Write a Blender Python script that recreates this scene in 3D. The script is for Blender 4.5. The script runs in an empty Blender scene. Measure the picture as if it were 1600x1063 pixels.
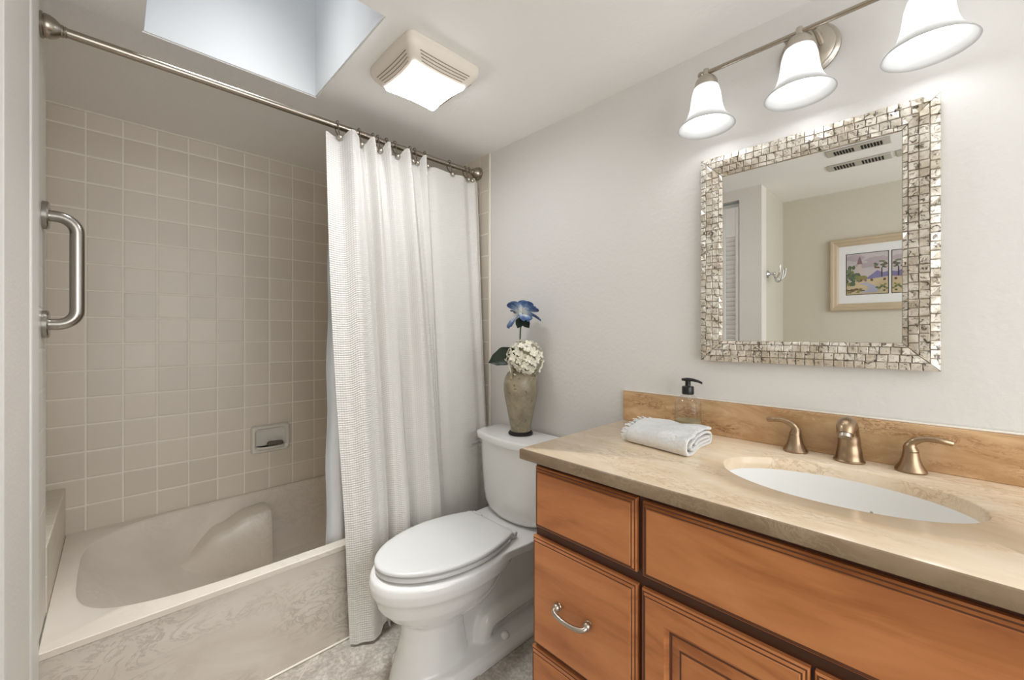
import bpy, bmesh, math, random
from mathutils import Vector, Matrix
random.seed(7)
scn = bpy.context.scene
COL = scn.collection
PI = math.pi

# ------------------------------------------------------------------ camera, exposure, lights
T = 0.111                 # tile pitch
W = 1.568                 # vanity wall plane (x)
H = 2.0955                # ceiling height
cam_d = bpy.data.cameras.new('camera')
cam_d.sensor_width = 36.0
cam_d.lens = 640.707 / 1600 * 36
cam_d.shift_y = -(531.5 - 520.443) / 1600
cam_d.clip_start = 0.02
cam = bpy.data.objects.new('camera', cam_d)
COL.objects.link(cam)
cam.location = (0.1921, -2.4266, 1.1812)
cam.rotation_euler = (PI / 2, 0, -0.77024207)
scn.camera = cam

scn.view_settings.view_transform = 'Standard'
scn.view_settings.look = 'None'
scn.view_settings.gamma = 1
scn.view_settings.exposure = 1.13
scn.view_settings.use_curve_mapping = False
scn.cycles.max_bounces = 14
scn.cycles.diffuse_bounces = 8
scn.cycles.glossy_bounces = 6
scn.cycles.transmission_bounces = 10
scn.cycles.transparent_max_bounces = 12
scn.cycles.caustics_reflective = False
scn.cycles.caustics_refractive = False

world = bpy.data.worlds.new('world')
scn.world = world
world.use_nodes = True
wn = world.node_tree
sky = wn.nodes.new('ShaderNodeTexSky')
sky.sky_type = 'HOSEK_WILKIE'
sky.sun_direction = (0.3, -0.2, 0.9)
wn.links.new(sky.outputs[0], wn.nodes['Background'].inputs[0])
wn.nodes['Background'].inputs[1].default_value = 0.6


def area_light(name, loc, sx, sy, watts, color, rot=(0, 0, 0)):
    d = bpy.data.lights.new(name, 'AREA')
    d.shape = 'RECTANGLE'
    d.size, d.size_y, d.energy, d.color = sx, sy, watts, color
    o = bpy.data.objects.new(name, d)
    COL.objects.link(o)
    o.location, o.rotation_euler = loc, rot
    return o


# daylight of the skylight (just under its diffusing pane) and an added fill light behind the camera
sun_pane = area_light('skylight_daylight', (0.504, -1.037, 2.74), 0.26, 0.30, 1.6, (0.97, 0.99, 1.0))
sun_pane.data.spread = math.radians(50)
area_light('hall_fill', (0.62, -3.62, 1.35), 1.7, 1.7, 15.0, (0.92, 0.96, 1.0), (PI / 2, 0, 0))


# ------------------------------------------------------------------ materials
def lin(r, g, b):
    f = lambda c: (c / 255) / 12.92 if c / 255 <= 0.04045 else ((c / 255 + 0.055) / 1.055) ** 2.4
    return (f(r), f(g), f(b), 1)


class NT:
    def __init__(s, name):
        s.m = bpy.data.materials.new(name)
        s.m.use_nodes = True
        s.t = s.m.node_tree
        s.b = s.t.nodes['Principled BSDF']
        s.out = s.t.nodes['Material Output']

    def n(s, kind, **kw):
        nd = s.t.nodes.new('ShaderNode' + kind)
        for k, v in kw.items():
            if k.startswith('i_'):
                nd.inputs[k[2:].replace('_', ' ')].default_value = v
            else:
                setattr(nd, k, v)
        return nd

    def l(s, a, b):
        s.t.links.new(a, b)

    def math(s, op, a, b=None, c=None):
        nd = s.t.nodes.new('ShaderNodeMath')
        nd.operation = op
        for i, v in enumerate((a, b, c)):
            if v is None:
                continue
            if isinstance(v, (int, float)):
                nd.inputs[i].default_value = v
            else:
                s.l(v, nd.inputs[i])
        return nd.outputs[0]

    def mix(s, fac, a, b):
        nd = s.t.nodes.new('ShaderNodeMix')
        nd.data_type = 'RGBA'
        for sock, v in ((nd.inputs[0], fac), (nd.inputs[6], a), (nd.inputs[7], b)):
            if isinstance(v, (int, float)):
                sock.default_value = v
            elif isinstance(v, tuple):
                sock.default_value = v
            else:
                s.l(v, sock)
        return nd.outputs[2]

    def coord(s, kind='Object', scale=(1, 1, 1), rot=(0, 0, 0), loc=(0, 0, 0)):
        tc = s.t.nodes.new('ShaderNodeTexCoord')
        mp = s.t.nodes.new('ShaderNodeMapping')
        mp.inputs['Scale'].default_value = scale
        mp.inputs['Rotation'].default_value = rot
        mp.inputs['Location'].default_value = loc
        s.l(tc.outputs[kind], mp.inputs[0])
        return mp.outputs[0]

    def noise(s, vec, scale, detail=4, rough=0.55, dist=0.0):
        nd = s.n('TexNoise')
        nd.inputs['Scale'].default_value = scale
        nd.inputs['Detail'].default_value = detail
        nd.inputs['Roughness'].default_value = rough
        nd.inputs['Distortion'].default_value = dist
        s.l(vec, nd.inputs['Vector'])
        return nd.outputs[0]

    def ramp(s, fac, stops):
        nd = s.n('ValToRGB')
        e = nd.color_ramp.elements
        while len(e) < len(stops):
            e.new(0.5)
        for el, (p, c) in zip(e, stops):
            el.position, el.color = p, c
        s.l(fac, nd.inputs[0])
        return nd.outputs[0]

    def bump(s, height, strength=0.3, dist=0.01):
        nd = s.n('Bump')
        nd.inputs['Strength'].default_value = strength
        nd.inputs['Distance'].default_value = dist
        s.l(height, nd.inputs['Height'])
        s.l(nd.outputs[0], s.b.inputs['Normal'])

    def base(s, c):
        if isinstance(c, tuple):
            s.b.inputs['Base Color'].default_value = c
        else:
            s.l(c, s.b.inputs['Base Color'])

    def set(s, **kw):
        for k, v in kw.items():
            s.b.inputs[k.replace('_', ' ')].default_value = v
        return s


M = {}


def plain(name, rgb, rough=0.5, metal=0.0, bump=None, spec=None, coat=0.0, var=0.04):
    a = NT(name)
    c = lin(*rgb)
    v = a.coord()
    nz = a.noise(v, 9.0, 3)
    d = tuple(x * (1 - var) for x in c[:3]) + (1,)
    a.base(a.mix(nz, c, d))
    a.set(Roughness=rough, Metallic=metal)
    if spec is not None:
        a.set(Specular_IOR_Level=spec)
    if coat:
        a.set(Coat_Weight=coat, Coat_Roughness=0.05)
    if bump:
        a.bump(a.noise(v, bump[0], 4), bump[1], bump[2])
    M[name] = a.m
    return a


plain('wall_paint', (216, 213, 209), 0.6, bump=(70, 0.25, 0.004), var=0.02)
plain('entry_beige', (204, 198, 182), 0.6, bump=(70, 0.25, 0.004), var=0.02)
plain('entry_paint', (226, 221, 214), 0.55, bump=(110, 0.35, 0.004), var=0.03)
plain('ceiling_paint', (240, 238, 235), 0.75, bump=(60, 0.3, 0.004), var=0.02)
plain('trim_white', (226, 224, 218), 0.4)
plain('shaft_white', (232, 234, 236), 0.7, var=0.01)
plain('porcelain', (236, 236, 234), 0.09, spec=0.55, coat=0.4, var=0.01)
plain('seat_plastic', (217, 217, 215), 0.18, spec=0.5, var=0.01)
plain('white_plastic', (226, 217, 205), 0.4, var=0.02)
plain('slot_dark', (150, 136, 120), 0.7)
plain('dish_ceramic', (216, 211, 202), 0.2, spec=0.5)
plain('soap_scrap', (98, 92, 78), 0.6)
plain('black_plastic', (18, 18, 18), 0.28)
plain('black_void', (22, 18, 15), 0.8)
plain('caulk', (226, 219, 207), 0.5)
plain('dark_gap', (58, 50, 44), 0.8)
plain('stem_green', (66, 84, 44), 0.5)
plain('leaf_green', (34, 48, 31), 0.4, bump=(40, 0.3, 0.004), var=0.3)
plain('core_cream', (176, 170, 140), 0.8, var=0.2)
plain('petal_white', (236, 231, 214), 0.6, var=0.06)
plain('door_white', (228, 226, 221), 0.4)
plain('mat_board', (226, 226, 224), 0.8)
plain('print_frame', (196, 178, 150), 0.45, var=0.2)
plain('print_black', (40, 32, 30), 0.6)
plain('rubber_foot', (28, 24, 22), 0.5)


def metal(name, rgb, rough, stretch=(1, 1, 1), aniso=0.0):
    a = NT(name)
    c = lin(*rgb)
    v = a.coord(scale=stretch)
    nz = a.noise(v, 60, 3)
    a.base(a.mix(nz, c, tuple(x * 0.86 for x in c[:3]) + (1,)))
    a.set(Metallic=1.0, Roughness=rough)
    M[name] = a.m


metal('brushed_nickel', (176, 166, 154), 0.27, (1, 8, 8))
metal('light_nickel', (196, 188, 176), 0.30, (1, 6, 6))
metal('bronze_nickel', (172, 148, 122), 0.30, (8, 8, 1))
metal('steel_bar', (178, 172, 164), 0.26, (8, 8, 1))
metal('chrome', (200, 200, 200), 0.08)


def tile_mat(name, axis, off_u, off_v, base_rgb, grout_rgb, pv=0.1104):
    a = NT(name)
    tc = a.t.nodes.new('ShaderNodeTexCoord')
    sp = a.t.nodes.new('ShaderNodeSeparateXYZ')
    a.l(tc.outputs['Object'], sp.inputs[0])
    u = a.math('DIVIDE', a.math('SUBTRACT', sp.outputs[axis], off_u), T)
    v = a.math('DIVIDE', a.math('SUBTRACT', sp.outputs['Z'], off_v), pv)
    du = a.math('ABSOLUTE', a.math('SUBTRACT', a.math('FRACT', u), 0.5))
    dv = a.math('ABSOLUTE', a.math('SUBTRACT', a.math('FRACT', v), 0.5))
    d = a.math('MAXIMUM', du, dv)
    mr = a.n('MapRange')
    mr.inputs['From Min'].default_value = 0.470
    mr.inputs['From Max'].default_value = 0.483
    a.l(d, mr.inputs['Value'])
    g = mr.outputs[0]
    cb = a.t.nodes.new('ShaderNodeCombineXYZ')
    a.l(a.math('FLOOR', u), cb.inputs[0])
    a.l(a.math('FLOOR', v), cb.inputs[1])
    wnz = a.n('TexWhiteNoise')
    a.l(cb.outputs[0], wnz.inputs['Vector'])
    c = lin(*base_rgb)
    c1 = a.mix(wnz.outputs['Value'], tuple(x * 0.97 for x in c[:3]) + (1,), tuple(min(1, x * 1.04) for x in c[:3]) + (1,))
    a.base(a.mix(g, c1, lin(*grout_rgb)))
    rr = a.math('ADD', a.math('MULTIPLY', g, 0.4), 0.38)
    a.l(rr, a.b.inputs['Roughness'])
    mr2 = a.n('MapRange')
    mr2.inputs['From Min'].default_value = 0.44
    mr2.inputs['From Max'].default_value = 0.485
    mr2.inputs['To Min'].default_value = 1
    mr2.inputs['To Max'].default_value = 0
    a.l(d, mr2.inputs['Value'])
    a.bump(mr2.outputs[0], 0.35, 0.003)
    M[name] = a.m


TILE, GROUT = (210, 200, 186), (231, 224, 212)
tile_mat('tile_back', 'X', 0.10854, 2.01907, TILE, GROUT)
tile_mat('tile_side', 'Y', 0.0, 2.01907, TILE, GROUT)
tile_mat('tile_end', 'Y', -0.853, 2.01907, (214, 208, 199), (226, 221, 212))

# floor: mottled stone tiles laid on the diagonal
a = NT('floor_stone')
v = a.coord()
n1 = a.noise(v, 9, 8, 0.7, 0.6)
n2 = a.noise(v, 70, 5, 0.7, 0.3)
c = a.ramp(n1, [(0.32, lin(158, 149, 139)), (0.5, lin(196, 188, 178)), (0.66, lin(222, 216, 207))])
c = a.mix(a.ramp(n2, [(0.42, (0, 0, 0, 1)), (0.62, (1, 1, 1, 1))]), a.mix(0.5, c, lin(126, 117, 108)), c)
rv = a.coord(rot=(0, 0, PI / 4), loc=(0.0, 0.0, 0))
sp = a.t.nodes.new('ShaderNodeSeparateXYZ')
a.l(rv, sp.inputs[0])
fu = a.math('ABSOLUTE', a.math('SUBTRACT', a.math('FRACT', a.math('DIVIDE', a.math('ADD', sp.outputs['X'], 0.115), 0.305)), 0.5))
fv = a.math('ABSOLUTE', a.math('SUBTRACT', a.math('FRACT', a.math('DIVIDE', sp.outputs['Y'], 0.305)), 0.5))
g = a.math('GREATER_THAN', a.math('MAXIMUM', fu, fv), 0.493)
a.base(a.mix(g, c, lin(196, 188, 176)))
a.set(Roughness=0.35)
a.bump(n2, 0.1, 0.004)
M['floor_stone'] = a.m


def veined(name, light, mid, dark, scale, stretch, rot, rough, lo=0.35, hi=0.7, fine=0.35, contrast=1.0, vein=0.5):
    a = NT(name)
    v = a.coord(scale=stretch, rot=rot)
    n1 = a.noise(v, scale, 6, 0.6, 1.4)
    n2 = a.noise(v, scale * 4.2, 6, 0.65, 2.2)
    c = a.ramp(n1, [(lo, lin(*mid)), (hi, lin(*light))])
    k = a.math('ABSOLUTE', a.math('SUBTRACT', n2, 0.5))
    mr = a.n('MapRange')
    mr.inputs['From Max'].default_value = 0.05
    mr.inputs['To Min'].default_value = vein
    mr.inputs['To Max'].default_value = 0
    a.l(k, mr.inputs['Value'])
    n3 = a.noise(v, scale * 1.3, 2, 0.5, 0.3)
    msk = a.math('MULTIPLY', mr.outputs[0], a.ramp(n3, [(0.45, (0, 0, 0, 1)), (0.62, (1, 1, 1, 1))]))
    a.base(a.mix(msk, c, lin(*dark)))
    a.set(Roughness=rough, Specular_IOR_Level=0.5)
    M[name] = a.m


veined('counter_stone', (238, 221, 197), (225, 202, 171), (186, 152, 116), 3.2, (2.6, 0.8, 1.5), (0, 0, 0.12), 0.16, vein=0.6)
veined('shaded_edge_stone', (158, 136, 112), (132, 110, 87), (186, 168, 144), 4.0, (1.5, 1.0, 1.5), (0, 0, 0), 0.3, vein=0.4)  # counter edge: its shade is painted in as a darker stone colour
veined('splash_stone', (212, 178, 138), (178, 139, 98), (128, 88, 54), 4.0, (1.5, 1.1, 4.0), (0.08, 0, 0), 0.22, vein=0.8)
veined('tub_marble', (216, 208, 198), (200, 190, 178), (156, 146, 136), 1.9, (1.0, 1.0, 2.0), (0, 0.5, 0), 0.16, vein=0.55)
veined('tub_marble_plain', (224, 216, 205), (214, 204, 192), (190, 179, 167), 2.0, (1, 1, 1), (0, 0.4, 0.2), 0.26, vein=0.3)


def wood(name, stretch, rot=(0, 0, 0), dark=1.0):
    a = NT(name)
    v = a.coord(scale=stretch, rot=rot)
    n1 = a.noise(v, 4.0, 5, 0.55, 0.9)
    n2 = a.noise(v, 34.0, 4, 0.6, 0.4)
    c0, c1, c2 = [tuple(x * dark for x in lin(*q)[:3]) + (1,) for q in ((160, 97, 55), (199, 129, 79), (214, 145, 93))]
    c = a.ramp(n1, [(0.34, c0), (0.5, c1), (0.68, c2)])
    a.base(a.mix(a.math('MULTIPLY', n2, 0.3), c, tuple(x * 0.7 for x in c1[:3]) + (1,)))
    a.set(Roughness=0.34, Specular_IOR_Level=0.4)
    a.bump(n2, 0.05, 0.002)
    M[name] = a.m


wood('wood_front', (1, 0.6, 2.6), (0.22, 0, 0))
wood('wood_rail', (1, 0.5, 4.0))
wood('wood_stile', (1, 4.0, 0.5))
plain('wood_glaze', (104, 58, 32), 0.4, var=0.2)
plain('wood_frame', (74, 40, 23), 0.4, var=0.2)

# blue artificial petals: blue edge, white throat
a = NT('petal_blue')
v = a.coord('UV')
sp = a.t.nodes.new('ShaderNodeSeparateXYZ')
a.l(v, sp.inputs[0])
nz = a.noise(v, 5, 4)
f = a.math('ADD', sp.outputs['Y'], a.math('MULTIPLY', a.math('SUBTRACT', nz, 0.5), 0.7))
a.base(a.ramp(f, [(0.25, lin(214, 216, 214)), (0.5, lin(128, 150, 184)), (0.8, lin(62, 86, 128))]))
a.set(Roughness=0.6)
M['petal_blue'] = a.m

# vase glaze
a = NT('vase_glaze')
v = a.coord()
n1 = a.noise(v, 14, 6, 0.65, 0.5)
n2 = a.noise(v, 55, 4, 0.7)
c = a.ramp(n1, [(0.3, lin(112, 102, 84)), (0.52, lin(146, 135, 112)), (0.72, lin(166, 153, 126))])
a.base(a.mix(a.ramp(n2, [(0.62, (0, 0, 0, 1)), (0.7, (1, 1, 1, 1))]), c, lin(88, 74, 58)))
a.set(Roughness=0.35)
a.bump(n2, 0.15, 0.003)
M['vase_glaze'] = a.m

# waffle weave
a = NT('waffle_cloth')
tc = a.t.nodes.new('ShaderNodeTexCoord')
sp = a.t.nodes.new('ShaderNodeSeparateXYZ')
a.l(tc.outputs['UV'], sp.inputs[0])
fu = a.math('ABSOLUTE', a.math('SUBTRACT', a.math('FRACT', a.math('DIVIDE', sp.outputs['X'], 0.0085)), 0.5))
fv = a.math('ABSOLUTE', a.math('SUBTRACT', a.math('FRACT', a.math('DIVIDE', sp.outputs['Y'], 0.0085)), 0.5))
hh = a.math('ADD', a.math('MULTIPLY', fu, 0.6), fv)
a.bump(hh, 0.55, 0.0045)
a.base(lin(227, 224, 218))
a.set(Roughness=0.85, Specular_IOR_Level=0.2)
tr = a.n('BsdfTranslucent')
tr.inputs[0].default_value = lin(240, 238, 232)
ms = a.n('MixShader')
ms.inputs[0].default_value = 0.12
a.l(a.b.outputs[0], ms.inputs[1])
a.l(tr.outputs[0], ms.inputs[2])
a.l(ms.outputs[0], a.out.inputs[0])
M['waffle_cloth'] = a.m
plain('hem_cloth', (240, 236, 227), 0.85)
plain('liner_vinyl', (232, 234, 235), 0.35, var=0.02)

a = NT('towel_cloth')
v = a.coord()
n1 = a.noise(v, 240, 3, 0.7)
n2 = a.noise(v, 38, 4, 0.6, 1.5)
a.base(a.mix(n2, lin(240, 240, 238), lin(214, 216, 217)))
a.set(Roughness=0.95, Specular_IOR_Level=0.1)
a.bump(a.math('ADD', n1, a.math('MULTIPLY', n2, 2.2)), 0.7, 0.004)
M['towel_cloth'] = a.m

# shell mosaic of the mirror frame
a = NT('shell_mosaic')
v = a.coord()
n1 = a.noise(v, 55, 6, 0.7, 2.0)
n2 = a.noise(v, 16, 3, 0.6, 0.5)
c = a.ramp(n2, [(0.38, lin(188, 177, 158)), (0.6, lin(228, 221, 210))])
a.base(a.mix(a.ramp(n1, [(0.37, (1, 1, 1, 1)), (0.47, (0, 0, 0, 1))]), c, lin(74, 62, 48)))
a.set(Roughness=0.2, Metallic=0.35, Coat_Weight=0.8, Coat_Roughness=0.06)
a.bump(n1, 0.35, 0.004)
M['shell_mosaic'] = a.m
plain('mosaic_grout', (164, 149, 127), 0.6)
a = NT('mirror_glass')
a.set(Metallic=1.0, Roughness=0.006)
v = a.coord()
nz = a.noise(v, 30, 5, 0.7)
a.base(a.mix(a.ramp(nz, [(0.72, (0, 0, 0, 1)), (0.76, (1, 1, 1, 1))]), (0.84, 0.845, 0.83, 1), (0.96, 0.96, 0.96, 1)))
M['mirror_glass'] = a.m


def emitter(name, rgb, strength):
    a = NT(name)
    a.b.inputs['Emission Color'].default_value = lin(*rgb)
    a.b.inputs['Emission Strength'].default_value = strength
    a.base(lin(240, 238, 232))
    M[name] = a.m


emitter('bulb_glow', (247, 250, 255), 8.0)
emitter('lens_glow', (245, 249, 255), 13.5)
emitter('sky_pane', (238, 245, 255), 0.20)

a = NT('frosted_shade')
tr = a.n('BsdfTranslucent')
tr.inputs[0].default_value = (0.95, 0.945, 0.935, 1)
df = a.n('BsdfDiffuse')
df.inputs[0].default_value = (0.52, 0.52, 0.51, 1)
gl = a.n('BsdfGlossy')
gl.inputs['Roughness'].default_value = 0.3
m1 = a.n('MixShader'); m1.inputs[0].default_value = 0.45
m2 = a.n('MixShader'); m2.inputs[0].default_value = 0.06
a.l(df.outputs[0], m1.inputs[1]); a.l(tr.outputs[0], m1.inputs[2])
a.l(m1.outputs[0], m2.inputs[1]); a.l(gl.outputs[0], m2.inputs[2])
a.l(m2.outputs[0], a.out.inputs[0])
M['frosted_shade'] = a.m


def glass(name, rgb, rough=0.0, ior=1.45):
    a = NT(name)
    a.base(lin(*rgb))
    a.set(Roughness=rough, IOR=ior, Transmission_Weight=1.0)
    M[name] = a.m


# thin-walled clear plastic
a = NT('clear_plastic')
tp = a.n('BsdfTransparent'); tp.inputs[0].default_value = (0.97, 0.97, 0.96, 1)
gl = a.n('BsdfGlossy'); gl.inputs['Roughness'].default_value = 0.04
fr = a.n('LayerWeight'); fr.inputs[0].default_value = 0.25
ms = a.n('MixShader')
a.l(a.math('MULTIPLY', fr.outputs['Facing'], 0.55), ms.inputs[0])
a.l(tp.outputs[0], ms.inputs[1]); a.l(gl.outputs[0], ms.inputs[2])
a.l(ms.outputs[0], a.out.inputs[0])
M['clear_plastic'] = a.m
a = NT('soap_liquid')
tp = a.n('BsdfTransparent'); tp.inputs[0].default_value = lin(226, 222, 196)
gl = a.n('BsdfDiffuse'); gl.inputs[0].default_value = lin(214, 208, 180)
ms = a.n('MixShader'); ms.inputs[0].default_value = 0.35
a.l(tp.outputs[0], ms.inputs[1]); a.l(gl.outputs[0], ms.inputs[2]); a.l(ms.outputs[0], a.out.inputs[0])
M['soap_liquid'] = a.m


# ------------------------------------------------------------------ mesh helpers
class MB:
    def __init__(s):
        s.v, s.f, s.mi, s.uv = [], [], [], {}

    def add(s, verts, faces, mi=0):
        o = len(s.v)
        s.v += [tuple(p) for p in verts]
        s.f += [tuple(i + o for i in f) for f in faces]
        s.mi += [mi] * len(faces)
        return o

    def box(s, x0, x1, y0, y1, z0, z1, mi=0, m=None):
        vs = [Vector((x, y, z)) for z in (z0, z1) for y in (y0, y1) for x in (x0, x1)]
        if m is not None:
            vs = [m @ q for q in vs]
        s.add(vs, [(0, 2, 3, 1), (4, 5, 7, 6), (0, 1, 5, 4), (2, 6, 7, 3), (0, 4, 6, 2), (1, 3, 7, 5)], mi)
        return s

    def loft(s, rings, cap0=True, cap1=True, mi=0, closed=True):
        n = len(rings[0])
        vs = [p for r in rings for p in r]
        fs = []
        for k in range(len(rings) - 1):
            for i in range(n if closed else n - 1):
                j = (i + 1) % n
                fs.append((k * n + i, k * n + j, (k + 1) * n + j, (k + 1) * n + i))
        if cap0:
            fs.append(tuple(reversed(range(n))))
        if cap1:
            fs.append(tuple((len(rings) - 1) * n + i for i in range(n)))
        s.add(vs, fs, mi)
        return s

    def lathe(s, prof, c=(0, 0, 0), n=40, m=None, mi=0, cap0=True, cap1=True, sx=1, sy=1):
        rings = []
        for r, z in prof:
            ring = [Vector((r * sx * math.cos(2 * PI * i / n), r * sy * math.sin(2 * PI * i / n), z)) for i in range(n)]
            if m is not None:
                ring = [m @ q for q in ring]
            rings.append([q + Vector(c) for q in ring])
        return s.loft(rings, cap0, cap1, mi)

    def tube(s, pts, r, n=14, mi=0, cap=True, closed=False, flat=None):
        pts = [Vector(p) for p in pts]
        rs = r if isinstance(r, (list, tuple)) else [r] * len(pts)
        rings = []
        up = None
        for i, p in enumerate(pts):
            if closed:
                t = (pts[(i + 1) % len(pts)] - pts[i - 1]).normalized()
            else:
                t = (pts[min(i + 1, len(pts) - 1)] - pts[max(i - 1, 0)]).normalized()
            if up is None:
                up = Vector((0, 0, 1)) if abs(t.z) < 0.9 else Vector((1, 0, 0))
            side = t.cross(up).normalized()
            up = side.cross(t).normalized()
            ka, kb = (1, 1) if flat is None else flat
            rings.append([p + side * (rs[i] * ka * math.cos(2 * PI * k / n)) + up * (rs[i] * kb * math.sin(2 * PI * k / n)) for k in range(n)])
        if closed:
            rings.append(rings[0])
            return s.loft(rings, False, False, mi)
        return s.loft(rings, cap, cap, mi)

    def grid(s, fn, nu, nv, mi=0, uvfn=None):
        o = len(s.v)
        vs, fs = [], []
        for i in range(nu + 1):
            for j in range(nv + 1):
                u, v = i / nu, j / nv
                vs.append(fn(u, v))
                if uvfn:
                    s.uv[o + len(vs) - 1] = uvfn(u, v)
        for i in range(nu):
            for j in range(nv):
                q = i * (nv + 1) + j
                fs.append((q, q + nv + 1, q + nv + 2, q + 1))
        s.add(vs, fs, mi)
        return s

    def sphere(s, c, r, n=20, k=12, mi=0, sc=(1, 1, 1)):
        rings = []
        for j in range(1, k):
            t = PI * j / k
            rings.append([Vector((c[0] + sc[0] * r * math.sin(t) * math.cos(2 * PI * i / n), c[1] + sc[1] * r * math.sin(t) * math.sin(2 * PI * i / n), c[2] - sc[2] * r * math.cos(t))) for i in range(n)])
        return s.loft(rings, True, True, mi)

    def build(s, name, mats, parent=None, base=(0, 0, 0), smooth=True, angle=38, bevel=None, subsurf=0, solid=None, remesh=None, seg=2):
        me = bpy.data.meshes.new(name)
        b = Vector(base) if parent is None else Vector(parent.location)
        me.from_pydata([tuple(Vector(p) - b) for p in s.v], [], s.f)
        if isinstance(mats, str):
            mats = [mats]
        for m in mats:
            me.materials.append(M[m])
        for p, k in zip(me.polygons, s.mi):
            p.material_index = k
        if s.uv:
            ul = me.uv_layers.new(name='UVMap')
            for lp in me.loops:
                ul.data[lp.index].uv = s.uv.get(lp.vertex_index, (0, 0))
        bm = bmesh.new()
        bm.from_mesh(me)
        if not s.uv:
            bmesh.ops.remove_doubles(bm, verts=bm.verts, dist=1e-6)
        bmesh.ops.recalc_face_normals(bm, faces=bm.faces)
        for f in bm.faces:
            f.smooth = smooth
        for e in bm.edges:
            e.smooth = len(e.link_faces) == 2 and e.calc_face_angle(0) < math.radians(angle)
        bm.to_mesh(me)
        bm.free()
        o = bpy.data.objects.new(name, me)
        COL.objects.link(o)
        if parent is None:
            o.location = base
        else:
            o.parent = parent
        if solid:
            d = o.modifiers.new('thickness', 'SOLIDIFY')
            d.thickness = solid
            d.offset = 0
        if remesh:
            d = o.modifiers.new('remesh', 'REMESH')
            d.mode = 'VOXEL'
            d.voxel_size = remesh[0]
            d.use_smooth_shade = True
            d = o.modifiers.new('smooth', 'SMOOTH')
            d.iterations = remesh[1]
            d.factor = 0.5
        if bevel:
            d = o.modifiers.new('bevel', 'BEVEL')
            d.width = bevel
            d.segments = seg
            d.limit_method = 'ANGLE'
            d.angle_limit = math.radians(35)
            d.harden_normals = False
        if subsurf:
            d = o.modifiers.new('subsurf', 'SUBSURF')
            d.levels = d.render_levels = subsurf
        return o


def tag(o, label, cat, group=None):
    o['label'], o['category'] = label, cat
    if group:
        o['group'] = group
    return o


def thing(name, loc, label, cat, group=None):
    o = bpy.data.objects.new(name, None)
    o.empty_display_size = 0.05
    COL.objects.link(o)
    o.location = loc
    return tag(o, label, cat, group)


def structure(o, label=None):
    o['kind'] = 'structure'
    if label:
        o['label'] = label
    return o


def dup_tree(o, loc, parent=None):
    c = o.copy()
    COL.objects.link(c)
    if parent is not None:
        c.parent = parent
    else:
        c.location = loc
    for ch in [k for k in bpy.data.objects if k.parent == o]:
        dup_tree(ch, None, c)
    return c


def bez(p, n=12):
    """Catmull-Rom through the points p."""
    p = [Vector(q) for q in p]
    out = []
    for i in range(len(p) - 1):
        a, b, c, d = p[max(i - 1, 0)], p[i], p[i + 1], p[min(i + 2, len(p) - 1)]
        for k in range(n):
            t = k / n
            out.append(0.5 * ((2 * b) + (c - a) * t + (2 * a - 5 * b + 4 * c - d) * t * t + (3 * b - a - 3 * c + d) * t ** 3))
    out.append(p[-1])
    return out


def interp(x, pts):
    if x <= pts[0][0]:
        return pts[0][1]
    for (a, b), (c, d) in zip(pts, pts[1:]):
        if x <= c:
            t = (x - a) / (c - a)
            t = t * t * (3 - 2 * t)
            return b + (d - b) * t
    return pts[-1][1]


# ------------------------------------------------------------------ the room
XP = 0.050            # tiled end of the left wall, flush with the tub ledge
YT = -0.853           # tub front
YR = -2.66            # wall behind the camera
YE = -1.685           # corner of the entry recess
XE = -0.46            # far wall of the entry recess
SX0, SX1, SY0, SY1 = 0.257, 0.752, -1.318, -0.755   # skylight opening

structure(MB().box(-0.7, W + 0.1, -3.75, 0.1, -0.1, 0).build('floor', 'floor_stone'))
mb = MB()
for (x0, x1, y0, y1) in ((-0.7, SX0 - .004, -3.75, 0.1), (SX1 + .004, W + 0.1, -3.75, 0.1), (SX0 - .004, SX1 + .004, -3.75, SY0 - .004), (SX0 - .004, SX1 + .004, SY1 + .004, 0.1)):
    mb.box(x0, x1, y0, y1, H, H + 0.004)
structure(mb.build('ceiling', 'ceiling_paint'))
# skylight shaft, its pane on top
mb = MB()
for (x0, x1, y0, y1) in ((SX0 - .02, SX0, SY0 - .02, SY1 + .02), (SX1, SX1 + .02, SY0 - .02, SY1 + .02), (SX0, SX1, SY0 - .02, SY0), (SX0, SX1, SY1, SY1 + .02)):
    mb.box(x0, x1, y0, y1, H + (0.0041 if x1 - x0 < 0.03 or y1 - y0 < 0.03 else 0), 2.76)
sh = structure(mb.build('window_1', 'shaft_white'), 'skylight with white shaft in the ceiling by the tub')
MB().box(SX0 - .02, SX1 + .02, SY0 - .02, SY1 + .02, 2.76, 2.775).build('skylight_pane', 'sky_pane', sh)

structure(MB().box(-0.7, W + 0.1, 0, 0.1, 0, H).build('wall_back', 'tile_back'))
structure(MB().box(W, W + 0.1, -3.75, 0, 0, H).build('wall_right', 'wall_paint'))
structure(MB().box(-0.06, W - 0.0072, -0.004, -0.0003, H - 0.007, H - 0.0003).build('trim_4', 'caulk'))
structure(MB().box(W - 0.007, W, -0.842, 0, 0, H).build('wall_right_tile', 'tile_side'))
structure(MB().box(W - 0.010, W, -0.858, -0.842, 0, H).build('trim_1', 'grout_trim' if 'grout_trim' in M else 'caulk', bevel=0.004))
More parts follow.
